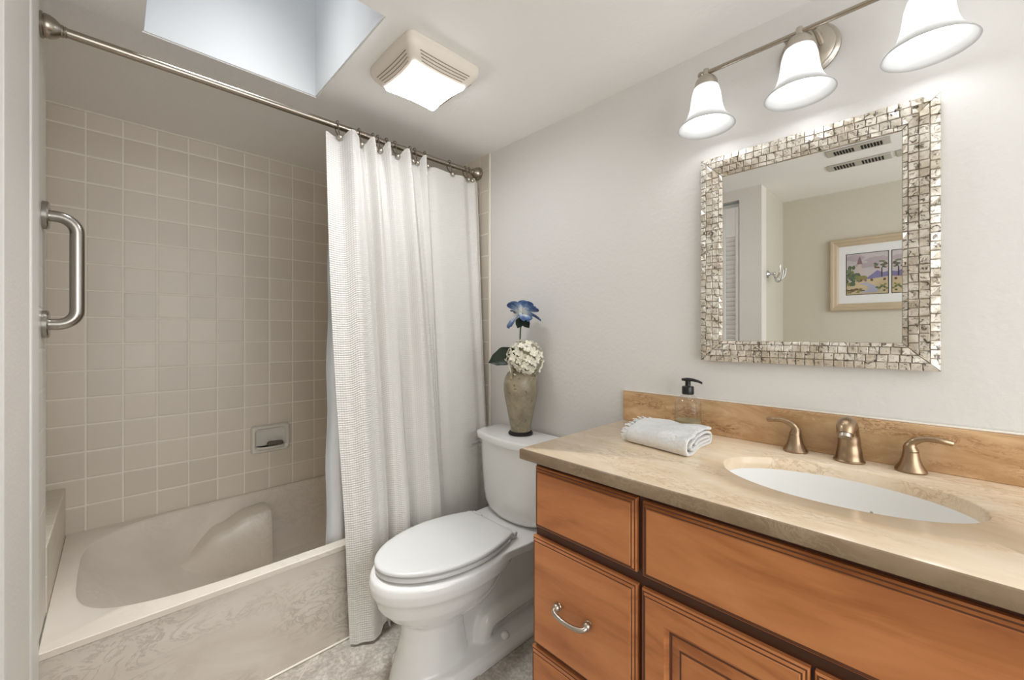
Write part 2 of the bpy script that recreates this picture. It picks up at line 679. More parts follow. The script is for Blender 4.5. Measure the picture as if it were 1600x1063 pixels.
# left wall: recess behind, tiled end, painted entry wall with closet door
structure(MB().box(-0.16, -0.06, -0.634, 0, 0, H).build('wall_left_recess', 'tile_side'))
structure(MB().box(-0.16, XP, YT, -0.634, 0, H).build('wall_left_tile', 'tile_end', bevel=0.004))
structure(MB().box(-0.06, 0.052, -0.634, -0.0005, 0, 0.560).build('wall_ledge', 'tile_side', bevel=0.003))
structure(MB().box(-0.05, XP + 0.006, -0.975, YT - 0.0006, 0, H).build('trim_2', 'trim_white', bevel=0.004))
structure(MB().box(-0.05, XP + 0.002, -1.318, -0.9752, 0, H).build('wall_left', 'entry_paint'))
mb = MB()
mb.box(-0.05, XP + 0.002, YE, -1.56, 0, H).box(-0.05, XP + 0.002, -1.56, -1.318, 2.03, H)
structure(mb.build('wall_left_entry', 'entry_paint'))
structure(MB().box(-0.05, XP + 0.008, -1.325, -1.312, 0, 2.035).build('trim_3', 'trim_white', bevel=0.002))
structure(MB().box(XE - 0.1, -0.0502, YE, YE + 0.06, 0, H).build('wall_entry_return', 'entry_beige'))
structure(MB().box(XE - 0.1, XE, -3.75, YE, 0, H).build('wall_entry', 'entry_beige'))
structure(MB().box(XE, W, -3.75, -3.65, 0, H).build('wall_hall', 'wall_paint'))
# louvred closet door (seen in the mirror)
dr = structure(MB().box(0.002, 0.012, -1.555, -1.328, 0.01, 2.02).build('door_1', 'door_white'), 'white louvred closet door')
for (y0, y1) in ((-1.555, -1.455), (-1.45, -1.328)):
    mb = MB()
    mb.box(0.0125, 0.046, y0, y0 + 0.02, 0.01, 1.99).box(0.0125, 0.046, y1 - 0.02, y1, 0.01, 1.99)
    for z0, z1 in ((0.01, 0.14), (1.02, 1.11), (1.80, 1.99)):
        mb.box(0.0125, 0.045, y0 + 0.02, y1 - 0.02, z0, z1)
    mb.build('door_leaf', 'door_white', dr, bevel=0.002)
    for za, zb in ((0.155, 1.01), (1.125, 1.79)):
        mb = MB()
        z = za
        while z < zb:
            m = Matrix.Translation((0.031, 0, z)) @ Matrix.Rotation(math.radians(-64), 4, 'Y')
            mb.box(-0.0165, 0.0165, y0 + 0.021, y1 - 0.021, -0.003, 0.003, m=m)
            z += 0.030
        mb.build('louvre_panel', 'door_white', dr)


# ------------------------------------------------------------------ bathtub
def sup(cx, cy, a, b, n, z, k=72, nb=None):
    r = []
    for i in range(k):
        t = 2 * PI * i / k
        c, s_ = math.cos(t), math.sin(t)
        r.append(Vector((cx + a * math.copysign(abs(c) ** (2 / n), c), cy + b * math.copysign(abs(s_) ** (2 / n), s_), z)))
    return r


DZ = 0.3695
tub = thing('bathtub', (0.80, -0.43, 0), 'beige cultured-marble bathtub along the tiled back wall', 'bathtub')
X0, X1, Y0, Y1 = 0.0525, W - 0.0115, YT, -0.0015
cx, cy = 0.803, -0.4075
rim = sup(cx, cy, 0.705, 0.393, 4.2, DZ)
# deck: rectangle perimeter matched to rim by angle
mb = MB()


def rect_ring(z, dx=0, dy=0):
    out = []
    for p in rim:
        d = p - Vector((cx, cy, DZ))
        x0, x1, y0, y1 = X0 + dx, X1 - dx, Y0 + dy, Y1
        k = []
        if abs(d.x) > 1e-9:
            k.append(((x1 if d.x > 0 else x0) - cx) / d.x)
        if abs(d.y) > 1e-9:
            k.append(((y1 if d.y > 0 else y0) - cy) / d.y)
        t = min(q for q in k if q > 0)
        out.append(Vector((cx + d.x * t, cy + d.y * t, z)))
    # snap the nearest points onto the corners
    for qx in (X0 + dx, X1 - dx):
        for qy in (Y0 + dy, Y1):
            q = Vector((qx, qy, z))
            i = min(range(len(out)), key=lambda j: (out[j] - q).length)
            out[i] = q
    return out


rings = [rect_ring(DZ - 0.018), rect_ring(DZ - 0.002), rect_ring(DZ, 0.002, 0.002)]
rings.append(sup(cx, cy, 0.709, 0.3965, 4.2, DZ))
rings.append(sup(cx, cy, 0.700, 0.389, 4.2, DZ - 0.006))
for t in [0.06, 0.15, 0.28, 0.42, 0.56, 0.7, 0.82, 0.91, 0.97, 1.0]:
    z = DZ - 0.006 - 0.30 * (1 - (1 - t) ** 1.15)
    e = t ** 1.6
    xl = 0.103 + 0.40 * e
    xr = 1.503 - 0.10 * e
    bb = 0.389 - 0.085 * t ** 1.9
    rings.append(sup((xl + xr) / 2, cy - 0.005 * t, (xr - xl) / 2, bb, 4.2 - 1.2 * t, z))
rings.append(sup(0.95, cy, 0.30, 0.20, 2.6, 0.058))
mb.loft(rings, False, True)
mb.build('basin', 'tub_marble_plain', tub, angle=33)
mb = MB().box(X0 - 0.002, X1, YT + 0.004, YT + 0.03, 0.006, DZ - 0.0195)
mb.build('apron', 'tub_marble', tub, bevel=0.003)
mb = MB().box(X0 - 0.002, X1, YT - 0.001, YT + 0.028, 0.0005, 0.0075)
mb.build('caulk_bead', 'caulk', tub, bevel=0.003)
# moulded armrest against the back wall
mb = MB()
rings = []
for i in range(25):
    x = 0.30 + 0.45 * i / 24
    top = interp(x, [(0.30, 0.10), (0.40, 0.165), (0.55, 0.262), (0.66, 0.302), (0.75, 0.310)])
    yf = interp(x, [(0.30, -0.10), (0.42, -0.135), (0.60, -0.150), (0.75, -0.150)])
    if i == 24:
        top -= 0.006; yf += 0.006
    r = [(0.0 - 0.03, 0.05), (yf - 0.035, 0.05), (yf - 0.016, top * 0.5 + 0.02), (yf - 0.002, top - 0.022), (yf + 0.006, top - 0.007), (yf + 0.020, top), (-0.03, top + 0.004)]
    rings.append([Vector((x, y, z)) for y, z in r])
mb.loft(rings, True, True)
mb.build('armrest', 'tub_marble_plain', tub, angle=60)

# soap dish on the back wall with a scrap of soap
sd = thing('soap_dish', (0.779, 0, 0.56), 'ceramic soap dish set into the tiled wall above the tub', 'soap dish')
mb = MB()


def rrect(cx_, cz_, hw, hh, r, y, n=6):
    pts = []
    for sx, sz, a0 in ((1, 1, 0), (-1, 1, 90), (-1, -1, 180), (1, -1, 270)):
        for k in range(n + 1):
            t = math.radians(a0 + 90 * k / n)
            pts.append(Vector((cx_ + sx * (hw - r) + r * math.cos(t), y, cz_ + sz * (hh - r) + r * math.sin(t))))
    return pts


zc_ = 0.6325
rg = [rrect(0.779, zc_, 0.089, 0.071, 0.012, -0.0003), rrect(0.779, zc_, 0.088, 0.070, 0.012, -0.012), rrect(0.779, zc_, 0.083, 0.065, 0.014, -0.022),
      rrect(0.779, zc_, 0.075, 0.057, 0.016, -0.023), rrect(0.779, zc_, 0.069, 0.051, 0.016, -0.016), rrect(0.779, zc_, 0.065, 0.047, 0.014, -0.004), rrect(0.779, zc_, 0.063, 0.045, 0.012, -0.002)]
mb.loft(rg, True, True)
mb.build('dish_frame', 'dish_ceramic', sd, angle=50)
mb = MB()
mb.loft([[Vector((0.779 + 0.066 * math.cos(PI * k / 16) * (1 if True else 1), -0.004 - rr * math.sin(PI * k / 16), z)) for k in range(17)] for rr, z in ((0.030, 0.581), (0.040, 0.584), (0.044, 0.590), (0.041, 0.596), (0.036, 0.593), (0.02, 0.588))], True, True)
mb.build('tray_lip', 'dish_ceramic', sd, angle=50)
mb = MB()
m = Matrix.Translation((0.796, -0.026, 0.6055)) @ Matrix.Rotation(0.05, 4, 'Y')
rg = []
for zz, k in ((-0.0115, 0.8), (-0.008, 0.95), (0, 1), (0.008, 0.95), (0.0115, 0.8)):
    rg.append([m @ Vector((0.038 * k * math.copysign(abs(math.cos(2 * PI * i / 24)) ** 0.6, math.cos(2 * PI * i / 24)), 0.012 * k * math.sin(2 * PI * i / 24), zz)) for i in range(24)])
mb.loft(rg)
tag(mb.build('soap_bar', 'soap_scrap', base=(0.796, -0.026, 0.594)), 'dark worn scrap of soap lying in the wall soap dish', 'soap')

# ------------------------------------------------------------------ grab bar
gb = thing('grab_bar', (XP, -0.70, 1.36), 'brushed steel vertical grab bar on the tiled left wall end', 'grab bar')
zt, zb, gy = 1.507, 1.205, -0.715
pts = []
R = 0.040
xo = XP + 0.066
pts.append((XP + 0.006, gy, zt))
for k in range(9):
    t = PI / 2 * k / 8
    pts.append((xo - R + R * math.sin(t), gy, zt - R + R * math.cos(t)))
for k in range(9):
    t = PI / 2 * k / 8
    pts.append((xo - R + R * math.cos(t), gy, zb + R - R * math.sin(t)))
pts.append((XP + 0.006, gy, zb))
MB().tube(pts, 0.0155, 20).build('bar', 'steel_bar', gb)
for zz in (zt, zb):
    m = Matrix.Translation((XP, gy, zz)) @ Matrix.Rotation(PI / 2, 4, 'Y')
    MB().lathe([(0.0385, 0.0003), (0.0385, 0.010), (0.036, 0.013), (0.020, 0.013)], n=36, m=m).build('flange', 'steel_bar', gb, angle=30)

# ------------------------------------------------------------------ curtain rod, hooks, curtain, liner
RY, RZ = -0.765, 2.008
rod = thing('curtain_rod', (0.8, RY, RZ), 'brushed nickel shower curtain rod spanning above the tub', 'curtain rod')
MB().tube([(XP + 0.03, RY, RZ - 0.002), (1.0, RY, RZ), (1.0005, RY, RZ)], 0.0125, 20).build('rod_tube', 'brushed_nickel', rod)
MB().tube([(0.99, RY, RZ), (W - 0.03, RY, RZ + 0.004)], 0.0112, 20).build('inner_tube', 'brushed_nickel', rod)
prof = [(0.040, 0.0003), (0.041, 0.008), (0.036, 0.011), (0.037, 0.016), (0.036, 0.028), (0.030, 0.043), (0.022, 0.054), (0.019, 0.058), (0.0195, 0.064), (0.017, 0.066), (0.0178, 0.072), (0.013, 0.074)]
prof = [(r * 0.82, z * 0.66) for r, z in prof[:-1]] + [(0.0126, 0.050)]
MB().lathe(prof, n=36, m=Matrix.Translation((XP, RY, RZ - 0.002)) @ Matrix.Rotation(PI / 2, 4, 'Y')).build('end_flange', 'brushed_nickel', rod)
MB().lathe(prof, n=36, m=Matrix.Translation((W - 0.0075, RY, RZ + 0.004)) @ Matrix.Rotation(-PI / 2, 4, 'Y')).build('end_flange', 'brushed_nickel', rod)

HX = [0.830, 0.918, 0.978, 1.000, 1.040, 1.080, 1.155, 1.178, 1.232, 1.372, 1.470, 1.494]
HL = ['curtain hook at the free left end of the white shower curtain', 'curtain hook between the first and second folds of the shower curtain',
      'third curtain hook from the free end of the curtain', 'fourth curtain hook from the free end of the curtain', 'fifth curtain hook from the free end of the curtain',
      'sixth curtain hook from the free end of the curtain', 'seventh curtain hook from the free end of the curtain', 'eighth curtain hook from the free end of the curtain',
      'curtain hook at the left end of the wide flat curtain panel', 'curtain hook above the middle of the wide flat curtain panel', 'second curtain hook from the right rod flange', 'last curtain hook beside the right rod flange']
hk = thing('curtain_hook', (HX[0], RY, RZ), HL[0], 'curtain hook', 'shower curtain hooks on the rod')
pts = [(HX[0], RY + 0.016 * math.sin(t), RZ + 0.003 + 0.017 * math.cos(t)) for t in [math.radians(d) for d in range(-95, 96, 15)]]
pts = pts + [(HX[0], RY + 0.014, RZ - 0.012), (HX[0], RY + 0.002, RZ - 0.028), (HX[0], RY - 0.012, RZ - 0.040), (HX[0], RY - 0.026, RZ - 0.050)]
pts = [(HX[0], RY - 0.026, RZ - 0.046)] + [(HX[0], RY - 0.0185, RZ - 0.02)] + pts
MB().tube(bez(pts, 3), 0.0021, 8).build('wire', 'brushed_nickel', hk)
MB().sphere((HX[0], RY - 0.031, RZ - 0.056), 0.0115).build('ball_end', 'light_nickel', hk)
for x, lb in list(zip(HX, HL))[1:]:
    c = dup_tree(hk, (x, RY, RZ))
    c['label'] = lb

# fold table: (top x, bottom x, depth top, depth bottom); depth>0 comes towards the room
FT = [(.776, .828, .012, .010), (.826, .848, -.002, .030), (.872, .898, .046, .056), (.895, .950, .030, .040), (.918, .980, -.004, .036), (.930, .992, .010, -.012),
      (.955, 1.015, .046, .022), (.985, 1.045, -.002, .056), (1.000, 1.062, .000, .052), (1.022, 1.085, .052, .006), (1.045, 1.095, .000, -.010), (1.080, 1.125, .000, .020),
      (1.112, 1.170, .050, .052), (1.150, 1.210, .000, .056), (1.178, 1.232, .000, .036), (1.200, 1.250, .046, -.008), (1.232, 1.275, -.004, -.010), (1.275, 1.310, .010, .008),
      (1.372, 1.390, .006, .014), (1.430, 1.450, .012, .010), (1.470, 1.490, -.002, .000), (1.500, 1.515, .018, .006), (1.535, 1.530, .000, .000)]
NF = len(FT) - 1


def fold(u, w):
    """u 0..1 across, w 0 top..1 bottom -> x, depth"""
    q = u * NF
    i = min(int(q), NF - 1)
    t = q - i
    s_ = t * t * (3 - 2 * t)
    ex = 2.2 + (0.6 - 2.2) * min(1, u * 6)
    lx = lambda r: r[0] + (r[1] - r[0]) * (w ** ex)
    ld = lambda r: r[2] + (r[3] - r[2]) * (w ** 0.6)
    a_, b_ = FT[i], FT[i + 1]
    xm = lx(a_) + (lx(b_) - lx(a_)) * t
    return xm, ld(a_) + (ld(b_) - ld(a_)) * s_


ZTOP = 1.966
arc = [0.0]
NU, NV = NF * 10, 70
for i in range(NU):
    x0, d0 = fold(i / NU, 0.7)
    x1, d1 = fold((i + 1) / NU, 0.7)
    arc.append(arc[-1] + math.hypot(x1 - x0, d1 - d0))


def cur(u, v):
    w = v
    x, d = fold(u, w)
    peak = interp(max(0, fold(u, 0)[1]), [(0, 0), (0.045, 1)])
    ztop = ZTOP - 0.012 + 0.030 * peak
    zbot = 0.018 + interp(u * NF, [(0, -0.010), (2, -0.006), (2.6, -0.004), (3.0, 0.026), (3.5, 0.030), (4.0, -0.002), (6, 0.0), (9, 0.03), (22, 0.06)])
    z = ztop + (zbot - ztop) * w
    yb = interp(z, [(0.30, -0.892), (0.50, -0.888), (1.98, -0.786)]) if False else (-0.784 - 0.104 * min(1, max(0, (1.96 - z) / 1.50)))
    pull = max(0, (x - 1.25) / 0.3) * 0.018 * w
    wob = 0.004 * math.sin(z * 5 + x * 9) * w * (1 - w * 0.3)
    return Vector((x + 0.004 * math.sin(z * 3.1 + u * 20) * w, yb - d + pull + wob, z))


mb = MB()
mb.grid(cur, NU, NV, uvfn=lambda u, v: (arc[min(NU, int(round(u * NU)))], v * 1.95))
cu = tag(mb.build('shower_curtain', ['waffle_cloth'], base=(1.15, -0.80, 0.02), solid=0.0016), 'white waffle-weave shower curtain drawn to the right outside the tub', 'shower curtain')


def lin_(u, v):
    x = 0.800 + 0.70 * u
    z = 1.950 + (interp(x, [(1.24, 0.315), (1.32, 0.378)]) - 1.950) * v
    w = v
    y = -0.776 + 0.028 * min(1, v * 1.1)
    d = 0.008 * math.sin(u * 60) * (0.4 + w)
    x -= 0.006 * math.sin(min(1, v * 1.6) * PI * 0.5) * (1 - u) + 0.003 * math.sin(v * 26) * (1 - u)
    return Vector((x, y + d, z))


tag(MB().grid(lin_, 90, 60).build('shower_liner', 'liner_vinyl', base=(1.15, -0.76, 0.32), solid=0.0006), 'thin white liner hanging inside the tub behind the waffle curtain', 'shower liner')

# ------------------------------------------------------------------ toilet
TY = -1.175
toi = thing('toilet', (1.15, TY, 0), 'white two-piece toilet between the shower curtain and the vanity', 'toilet')


def egg(xf, xb, hw, z, k=56, xc=None, nb=2.6, nf=2.0):
    """plan outline pointing to -x: front at xf, back at xb, half-width hw, widest at xc"""
    xc = xc if xc is not None else xf + (xb - xf) * 0.52
    r = []
    for i in range(k):
        t = 2 * PI * i / k
        c, s_ = math.cos(t), math.sin(t)
        n = nb if c > 0 else nf
        a_ = (xb - xc) if c > 0 else (xc - xf)
        r.append(Vector((xc + a_ * math.copysign(abs(c) ** (2 / n), c), TY + hw * math.copysign(abs(s_) ** (2 / n), s_), z)))
    return r


mb = MB()
# upper bowl
mb.loft([egg(0.805, 1.34, 0.172, 0.384, xc=1.06), egg(0.790, 1.345, 0.184, 0.376, xc=1.06), egg(0.785, 1.345, 0.188, 0.355, xc=1.06), egg(0.787, 1.335, 0.186, 0.330, xc=1.06), egg(0.797, 1.31, 0.177, 0.316, xc=1.06),
         egg(0.803, 1.28, 0.172, 0.305, xc=1.06), egg(0.815, 1.25, 0.160, 0.27, xc=1.05), egg(0.845, 1.21, 0.138, 0.235, xc=1.04), egg(0.885, 1.16, 0.112, 0.205, xc=1.02), egg(0.93, 1.12, 0.085, 0.17, xc=1.02)])
# deck under the tank
mb.loft([[Vector((x, TY + y, z)) for x, y in ((1.15, -0.168), (1.24, -0.172), (1.33, -0.182), (1.545, -0.185), (1.545, 0.185), (1.33, 0.182), (1.24, 0.172), (1.15, 0.168))] for z in (0.352, 0.384)])
# front pedestal
mb.loft([egg(0.905, 1.13, 0.100, 0.27, xc=1.0), egg(0.902, 1.12, 0.094, 0.20, xc=1.0), egg(0.895, 1.12, 0.093, 0.14, xc=1.0), egg(0.880, 1.13, 0.098, 0.08, xc=1.0), egg(0.862, 1.14, 0.106, 0.035, xc=1.0), egg(0.850, 1.15, 0.112, 0.0, xc=1.0)])
# rear column, trapway, foot plate
mb.loft([[Vector((x, TY + y, z)) for x, y in ((1.05, -k), (1.535, -k), (1.535, k), (1.05, k))] for z, k in ((0.0, 0.07), (0.12, 0.060), (0.28, 0.056), (0.36, 0.085))])
for sg in (-1, 1):
    mb.tube(bez([(1.185, TY + sg * 0.060, 0.02), (1.19, TY + sg * 0.066, 0.075), (1.225, TY + sg * 0.068, 0.105), (1.36, TY + sg * 0.068, 0.112), (1.52, TY + sg * 0.068, 0.112)], 6), 0.040, 16)
    mb.tube(bez([(1.02, TY + sg * 0.085, 0.25), (1.12, TY + sg * 0.095, 0.25), (1.20, TY + sg * 0.090, 0.285), (1.25, TY + sg * 0.085, 0.36)], 6), 0.045, 16)
mb.loft([[Vector((x, TY + y, z)) for x, y in ((0.90, -k * 0.62), (1.0, -k), (1.30, -k * 1.04), (1.53, -k), (1.53, k), (1.30, k * 1.04), (1.0, k), (0.90, k * 0.62))] for z, k in ((0.0, 0.160), (0.020, 0.158), (0.040, 0.140))])
mb.build('bowl', 'porcelain', toi, remesh=(0.0045, 3))


def dseat(xf, xb, hw, hb, z, ins=0.0, xc=1.085, rc=0.018):
    """seat outline: half ellipse in front, tapering sides, nearly square back"""
    xf, xb, hw, hb = xf + ins, xb - ins, hw - ins, hb - ins
    half = []
    for i in range(31):
        t = PI / 2 * i / 30
        half.append((xc - (xc - xf) * math.cos(t), hw * math.sin(t)))
    for i in range(1, 15):
        t = i / 14
        x = xc + (xb - rc - xc) * t
        half.append((x, hb + (hw - hb) * (1 - t ** 1.8)))
    for i in range(1, 7):
        t = PI / 2 * i / 6
        half.append((xb - rc + rc * math.sin(t), hb - rc * 0.8 * (1 - math.cos(t))))
    pts = [Vector((x, TY - y, z)) for x, y in half] + [Vector((x, TY + y, z)) for x, y in reversed(half[1:])]
    return pts


sx0 = 0.805
MB().loft([dseat(sx0, 1.275, 0.176, 0.138, z, k) for z, k in ((0.3905, 0.009), (0.392, 0.002), (0.393, 0.0), (0.402, 0.0), (0.4045, 0.003))]).build('seat', 'seat_plastic', toi, angle=60)
MB().loft([dseat(sx0 - 0.002, 1.290, 0.1775, 0.136, z, k) for z, k in ((0.4105, 0.010), (0.4115, 0.003), (0.413, 0.0), (0.419, 0.0), (0.4220, 0.002), (0.4245, 0.008), (0.4265, 0.02), (0.4275, 0.06), (0.428, 0.11))]).build('lid', 'seat_plastic', toi, angle=60)
for sg in (-1, 1):
    h = MB()
    h.box(1.283, 1.318, TY + sg * 0.105 - 0.016, TY + sg * 0.105 + 0.016, 0.3855, 0.402)
    h.tube([(1.302, TY + sg * 0.105 - 0.026, 0.408), (1.302, TY + sg * 0.105 + 0.026, 0.408)], 0.009, 14)
    h.build('hinge', 'seat_plastic', toi, bevel=0.003)
for sg in (-1, 1):
    MB().sphere((1.245, TY + sg * 0.128, 0.046), 0.0165, sc=(1, 1, 0.85)).build('bolt_cap', 'porcelain', toi)


def tank_ring(z, hw, xf, bow, rc, xb=1.553, n=28):
    """xf: front x at the corners, bow: how far the front bulges, rc: corner rounding"""
    pts = [Vector((xb, TY - hw, z)), Vector((xb, TY + hw, z))]
    for k in range(n + 1):
        y = hw - 2 * hw * k / n
        q = abs(y) / hw
        e = max(0.0, (abs(y) - (hw - rc)) / rc)
        x = xf - bow * (1 - q * q) + (rc * 0.8) * (1 - math.sqrt(max(0, 1 - e * e)))
        pts.append(Vector((x, TY + y, z)))
    return pts


tk = MB()
tk.loft([tank_ring(0.3905, 0.130, 1.425, 0.035, 0.05), tank_ring(0.394, 0.150, 1.415, 0.04, 0.05), tank_ring(0.410, 0.178, 1.412, 0.045, 0.05), tank_ring(0.435, 0.196, 1.411, 0.047, 0.05), tank_ring(0.475, 0.208, 1.411, 0.047, 0.05), tank_ring(0.56, 0.217, 1.41, 0.047, 0.05), tank_ring(0.705, 0.226, 1.408, 0.047, 0.05)])
tk.build('tank', 'porcelain', toi, angle=60)
MB().loft([tank_ring(0.3845, 0.128, 1.43, 0.035, 0.05), tank_ring(0.3903, 0.128, 1.43, 0.035, 0.05)]).build('tank_gasket', 'rubber_foot', toi)
tl = MB()
tl.loft([tank_ring(0.7055, 0.226, 1.406, 0.047, 0.03), tank_ring(0.7065, 0.234, 1.398, 0.048, 0.03), tank_ring(0.729, 0.236, 1.396, 0.048, 0.03), tank_ring(0.735, 0.233, 1.400, 0.048, 0.03), tank_ring(0.737, 0.228, 1.406, 0.048, 0.03)])
tl.build('tank_lid', 'porcelain', toi, angle=50)
fh = MB()
fh.lathe([(0.014, 0), (0.014, 0.006), (0.010, 0.010)], n=20, m=Matrix.Translation((1.435, TY + 0.2215, 0.672)) @ Matrix.Rotation(-PI / 2, 4, 'X'))
fh.tube(bez([(1.435, TY + 0.233, 0.672), (1.415, TY + 0.236, 0.670), (1.385, TY + 0.238, 0.664)], 5), [0.007] * 6 + [0.006] * 5, 12)
fh.build('flush_lever', 'chrome', toi)

# ------------------------------------------------------------------ vase and flowers
VX, VY, VZ = 1.474, -1.160, 0.7374
cr = Vector((0.718, -0.696, 0))       # sideways direction of the bunch
vs = thing('vase', (VX, VY, VZ), 'mottled olive-grey ceramic vase standing on the toilet tank', 'vase')
pr = [(0.044, 0.014), (0.045, 0.03), (0.052, 0.07), (0.061, 0.115), (0.070, 0.16), (0.0745, 0.195), (0.0745, 0.222), (0.070, 0.246), (0.058, 0.268), (0.044, 0.281), (0.037, 0.290), (0.036, 0.298), (0.040, 0.303), (0.036, 0.304), (0.031, 0.296), (0.031, 0.27)]
MB().lathe(pr, (VX, VY, VZ), 48).build('vase_body', 'vase_glaze', vs, angle=60)
MB().lathe([(0.050, 0.0003), (0.054, 0.003), (0.054, 0.008), (0.049, 0.011), (0.050, 0.013), (0.046, 0.016)], (VX, VY, VZ), 44).build('foot_ring', 'rubber_foot', vs, angle=50)
for ang in (math.radians(-172), math.radians(-60), math.radians(50)):
    d = Vector((math.cos(ang), math.sin(ang), 0))
    c0 = Vector((VX, VY, VZ))
    p = [c0 + d * 0.037 + Vector((0, 0, 0.288)), c0 + d * 0.058 + Vector((0, 0, 0.290)), c0 + d * 0.069 + Vector((0, 0, 0.272)), c0 + d * 0.068 + Vector((0, 0, 0.250))]
    MB().tube(bez(p, 6), 0.0075, 12).build('lug_handle', 'vase_glaze', vs)


PROFILE = {'leaf': [(0, .10), (0.22, .72), (0.45, 1), (0.75, .68), (1, .03)], 'round': [(0, .22), (0.35, .80), (0.68, 1), (0.88, .84), (1, .42)]}


def petal(mb, c, dirv, up, L, Wd, cup, ruffle, nu=8, nv=8, ph=0.0, shape='round'):
    dirv = dirv.normalized()
    side = dirv.cross(up).normalized()
    nrm = side.cross(dirv).normalized()

    def fn(u, v):
        s_ = (u - 0.5) * 2
        wv = 0.5 * Wd * interp(v, PROFILE[shape])
        z = cup * (v * v) * L + 0.22 * Wd * s_ * s_ * (1 - v) + ruffle * math.sin(s_ * 5 + ph) * v
        return c + dirv * (L * v) + side * (s_ * wv) + nrm * z
    mb.grid(fn, nu, nv, uvfn=lambda u, v: (u, v))


bf = thing('blue_flower', (VX, VY, VZ + 0.27), 'tall blue and white artificial flower standing in the vase', 'flower')
FC = Vector((VX, VY, 1.262)) + cr * 0.012 + Vector((-0.015, -0.005, 0))
MB().tube(bez([(VX, VY, VZ + 0.12), (VX - 0.004, VY, VZ + 0.30), FC + Vector((-0.006, 0.004, -0.09)), FC + Vector((0, 0, -0.005))], 8), 0.0035, 10).build('stem', 'stem_green', bf)
tow = Vector((-0.70, -0.72, 0))
rr = random.Random(3)
for dx, dz, dt, L, Wd in ((-0.75, 0.75, 0.25, 0.072, 0.078), (-0.80, -0.50, 0.50, 0.082, 0.092), (0.25, 0.62, 0.2, 0.060, 0.085), (0.95, -0.05, 0.45, 0.084, 0.062), (0.75, 0.35, 0.3, 0.070, 0.075), (0.35, -0.25, 0.9, 0.058, 0.066), (0.3, 0.3, -0.8, 0.060, 0.08), (-0.4, 0.2, -0.7, 0.055, 0.075)):
    mb = MB()
    dv = cr * dx + Vector((0, 0, dz)) + tow * dt
    petal(mb, FC + dv.normalized() * 0.006, dv, Vector((0, 0, 1)) * 0.9 - tow * 0.3, L, Wd, -0.25 if dz < 0 else -0.1, 0.005, ph=rr.random() * 6)
    mb.build('petal', 'petal_blue', bf, solid=0.0012, subsurf=1)
for dx, dz, L in ((-0.35, -0.9, 0.055), (0.55, -0.85, 0.060)):
    mb = MB()
    petal(mb, FC + Vector((0, 0, -0.012)), cr * dx + Vector((0, 0, dz)) + tow * 0.25, tow, L, 0.042, 0.1, 0.002, shape='leaf')
    mb.build('leaf', 'leaf_green', bf, solid=0.0012)

hy = thing('hydrangea', (VX, VY, VZ + 0.25), 'white artificial hydrangea head drooping over the vase rim', 'flower')
HC = Vector((VX, VY, 1.072)) + cr * 0.016 + tow * 0.035
MB().tube(bez([(VX + 0.012, VY - 0.008, VZ + 0.12), (VX + 0.008, VY - 0.008, VZ + 0.29), HC + Vector((0.004, 0.004, -0.01))], 8), 0.004, 10).build('stem', 'stem_green', hy)
fl = MB()
for k in range(4):
    t = PI / 2 * k + 0.4
    petal(fl, Vector((0, 0, 0)), Vector((math.cos(t), math.sin(t), 0.15)), Vector((0, 0, 1)), 0.0178, 0.0150, 0.25, 0.0012, 5, 5)
fl.sphere((0, 0, 0.001), 0.002, 8, 6)
proto = fl.build('floret', 'petal_white', solid=0.0007)
proto.parent = hy
proto.location = (0, 0, 0)
MB().sphere(HC, 0.046).build('flower_core', 'core_cream', hy)
NFL = 84
for i in range(NFL):
    z = 1 - 2 * (i + 0.5) / NFL
    ph = i * 2.39996
    d = Vector((math.sqrt(1 - z * z) * math.cos(ph), math.sqrt(1 - z * z) * math.sin(ph), z))
    if d.dot(tow) < -0.6:
        continue
    o = proto if i == 0 else proto.copy()
    if i:
        COL.objects.link(o)
        o.parent = hy
    pos = HC + Vector((d.x * 0.068, d.y * 0.068, d.z * 0.066)) * (0.82 + 0.36 * rr.random())
    o.location = pos - hy.location
    o.rotation_euler = (d + Vector((rr.uniform(-.3, .3), rr.uniform(-.3, .3), rr.uniform(-.3, .3)))).to_track_quat('Z', 'Y').to_euler()
mb = MB()
LC = Vector((VX, VY, 1.100)) - cr * 0.015 + tow * 0.01
petal(mb, LC, -cr * 1.0 + Vector((0, 0, -0.36)) + tow * 0.1, Vector((0, 0, 0.25)) + tow, 0.135, 0.085, -0.12, 0.002, 8, 12, shape='leaf')
mb.build('leaf', 'leaf_green', hy, solid=0.0012, subsurf=1)

# ------------------------------------------------------------------ vanity
CZ, CT = 0.859, 0.030
CX0, CY0, CY1 = 1.006, -1.618, -2.640
FX = 1.031             # face of doors and drawers
van = thing('vanity_cabinet', (1.30, -2.13, 0), 'brown maple vanity cabinet under the beige stone countertop', 'vanity')
mb = MB()
mb.box(FX + 0.020, FX + 0.040, CY1, -1.642, 0.10, CZ - CT - 0.001)
mb.box(FX + 0.0401, W - 0.001, -1.660, -1.6421, 0.10, CZ - CT - 0.001)
mb.box(FX + 0.0401, W - 0.001, CY1, CY1 + 0.018, 0.10, CZ - CT - 0.001)
mb.box(FX + 0.0401, W - 0.001, CY1 + 0.0181, -1.6601, 0.10, 0.118)
mb.box(FX + 0.09, FX + 0.108, CY1, -1.66, 0.0005, 0.0999)
mb.build('carcass', 'wood_frame', van)


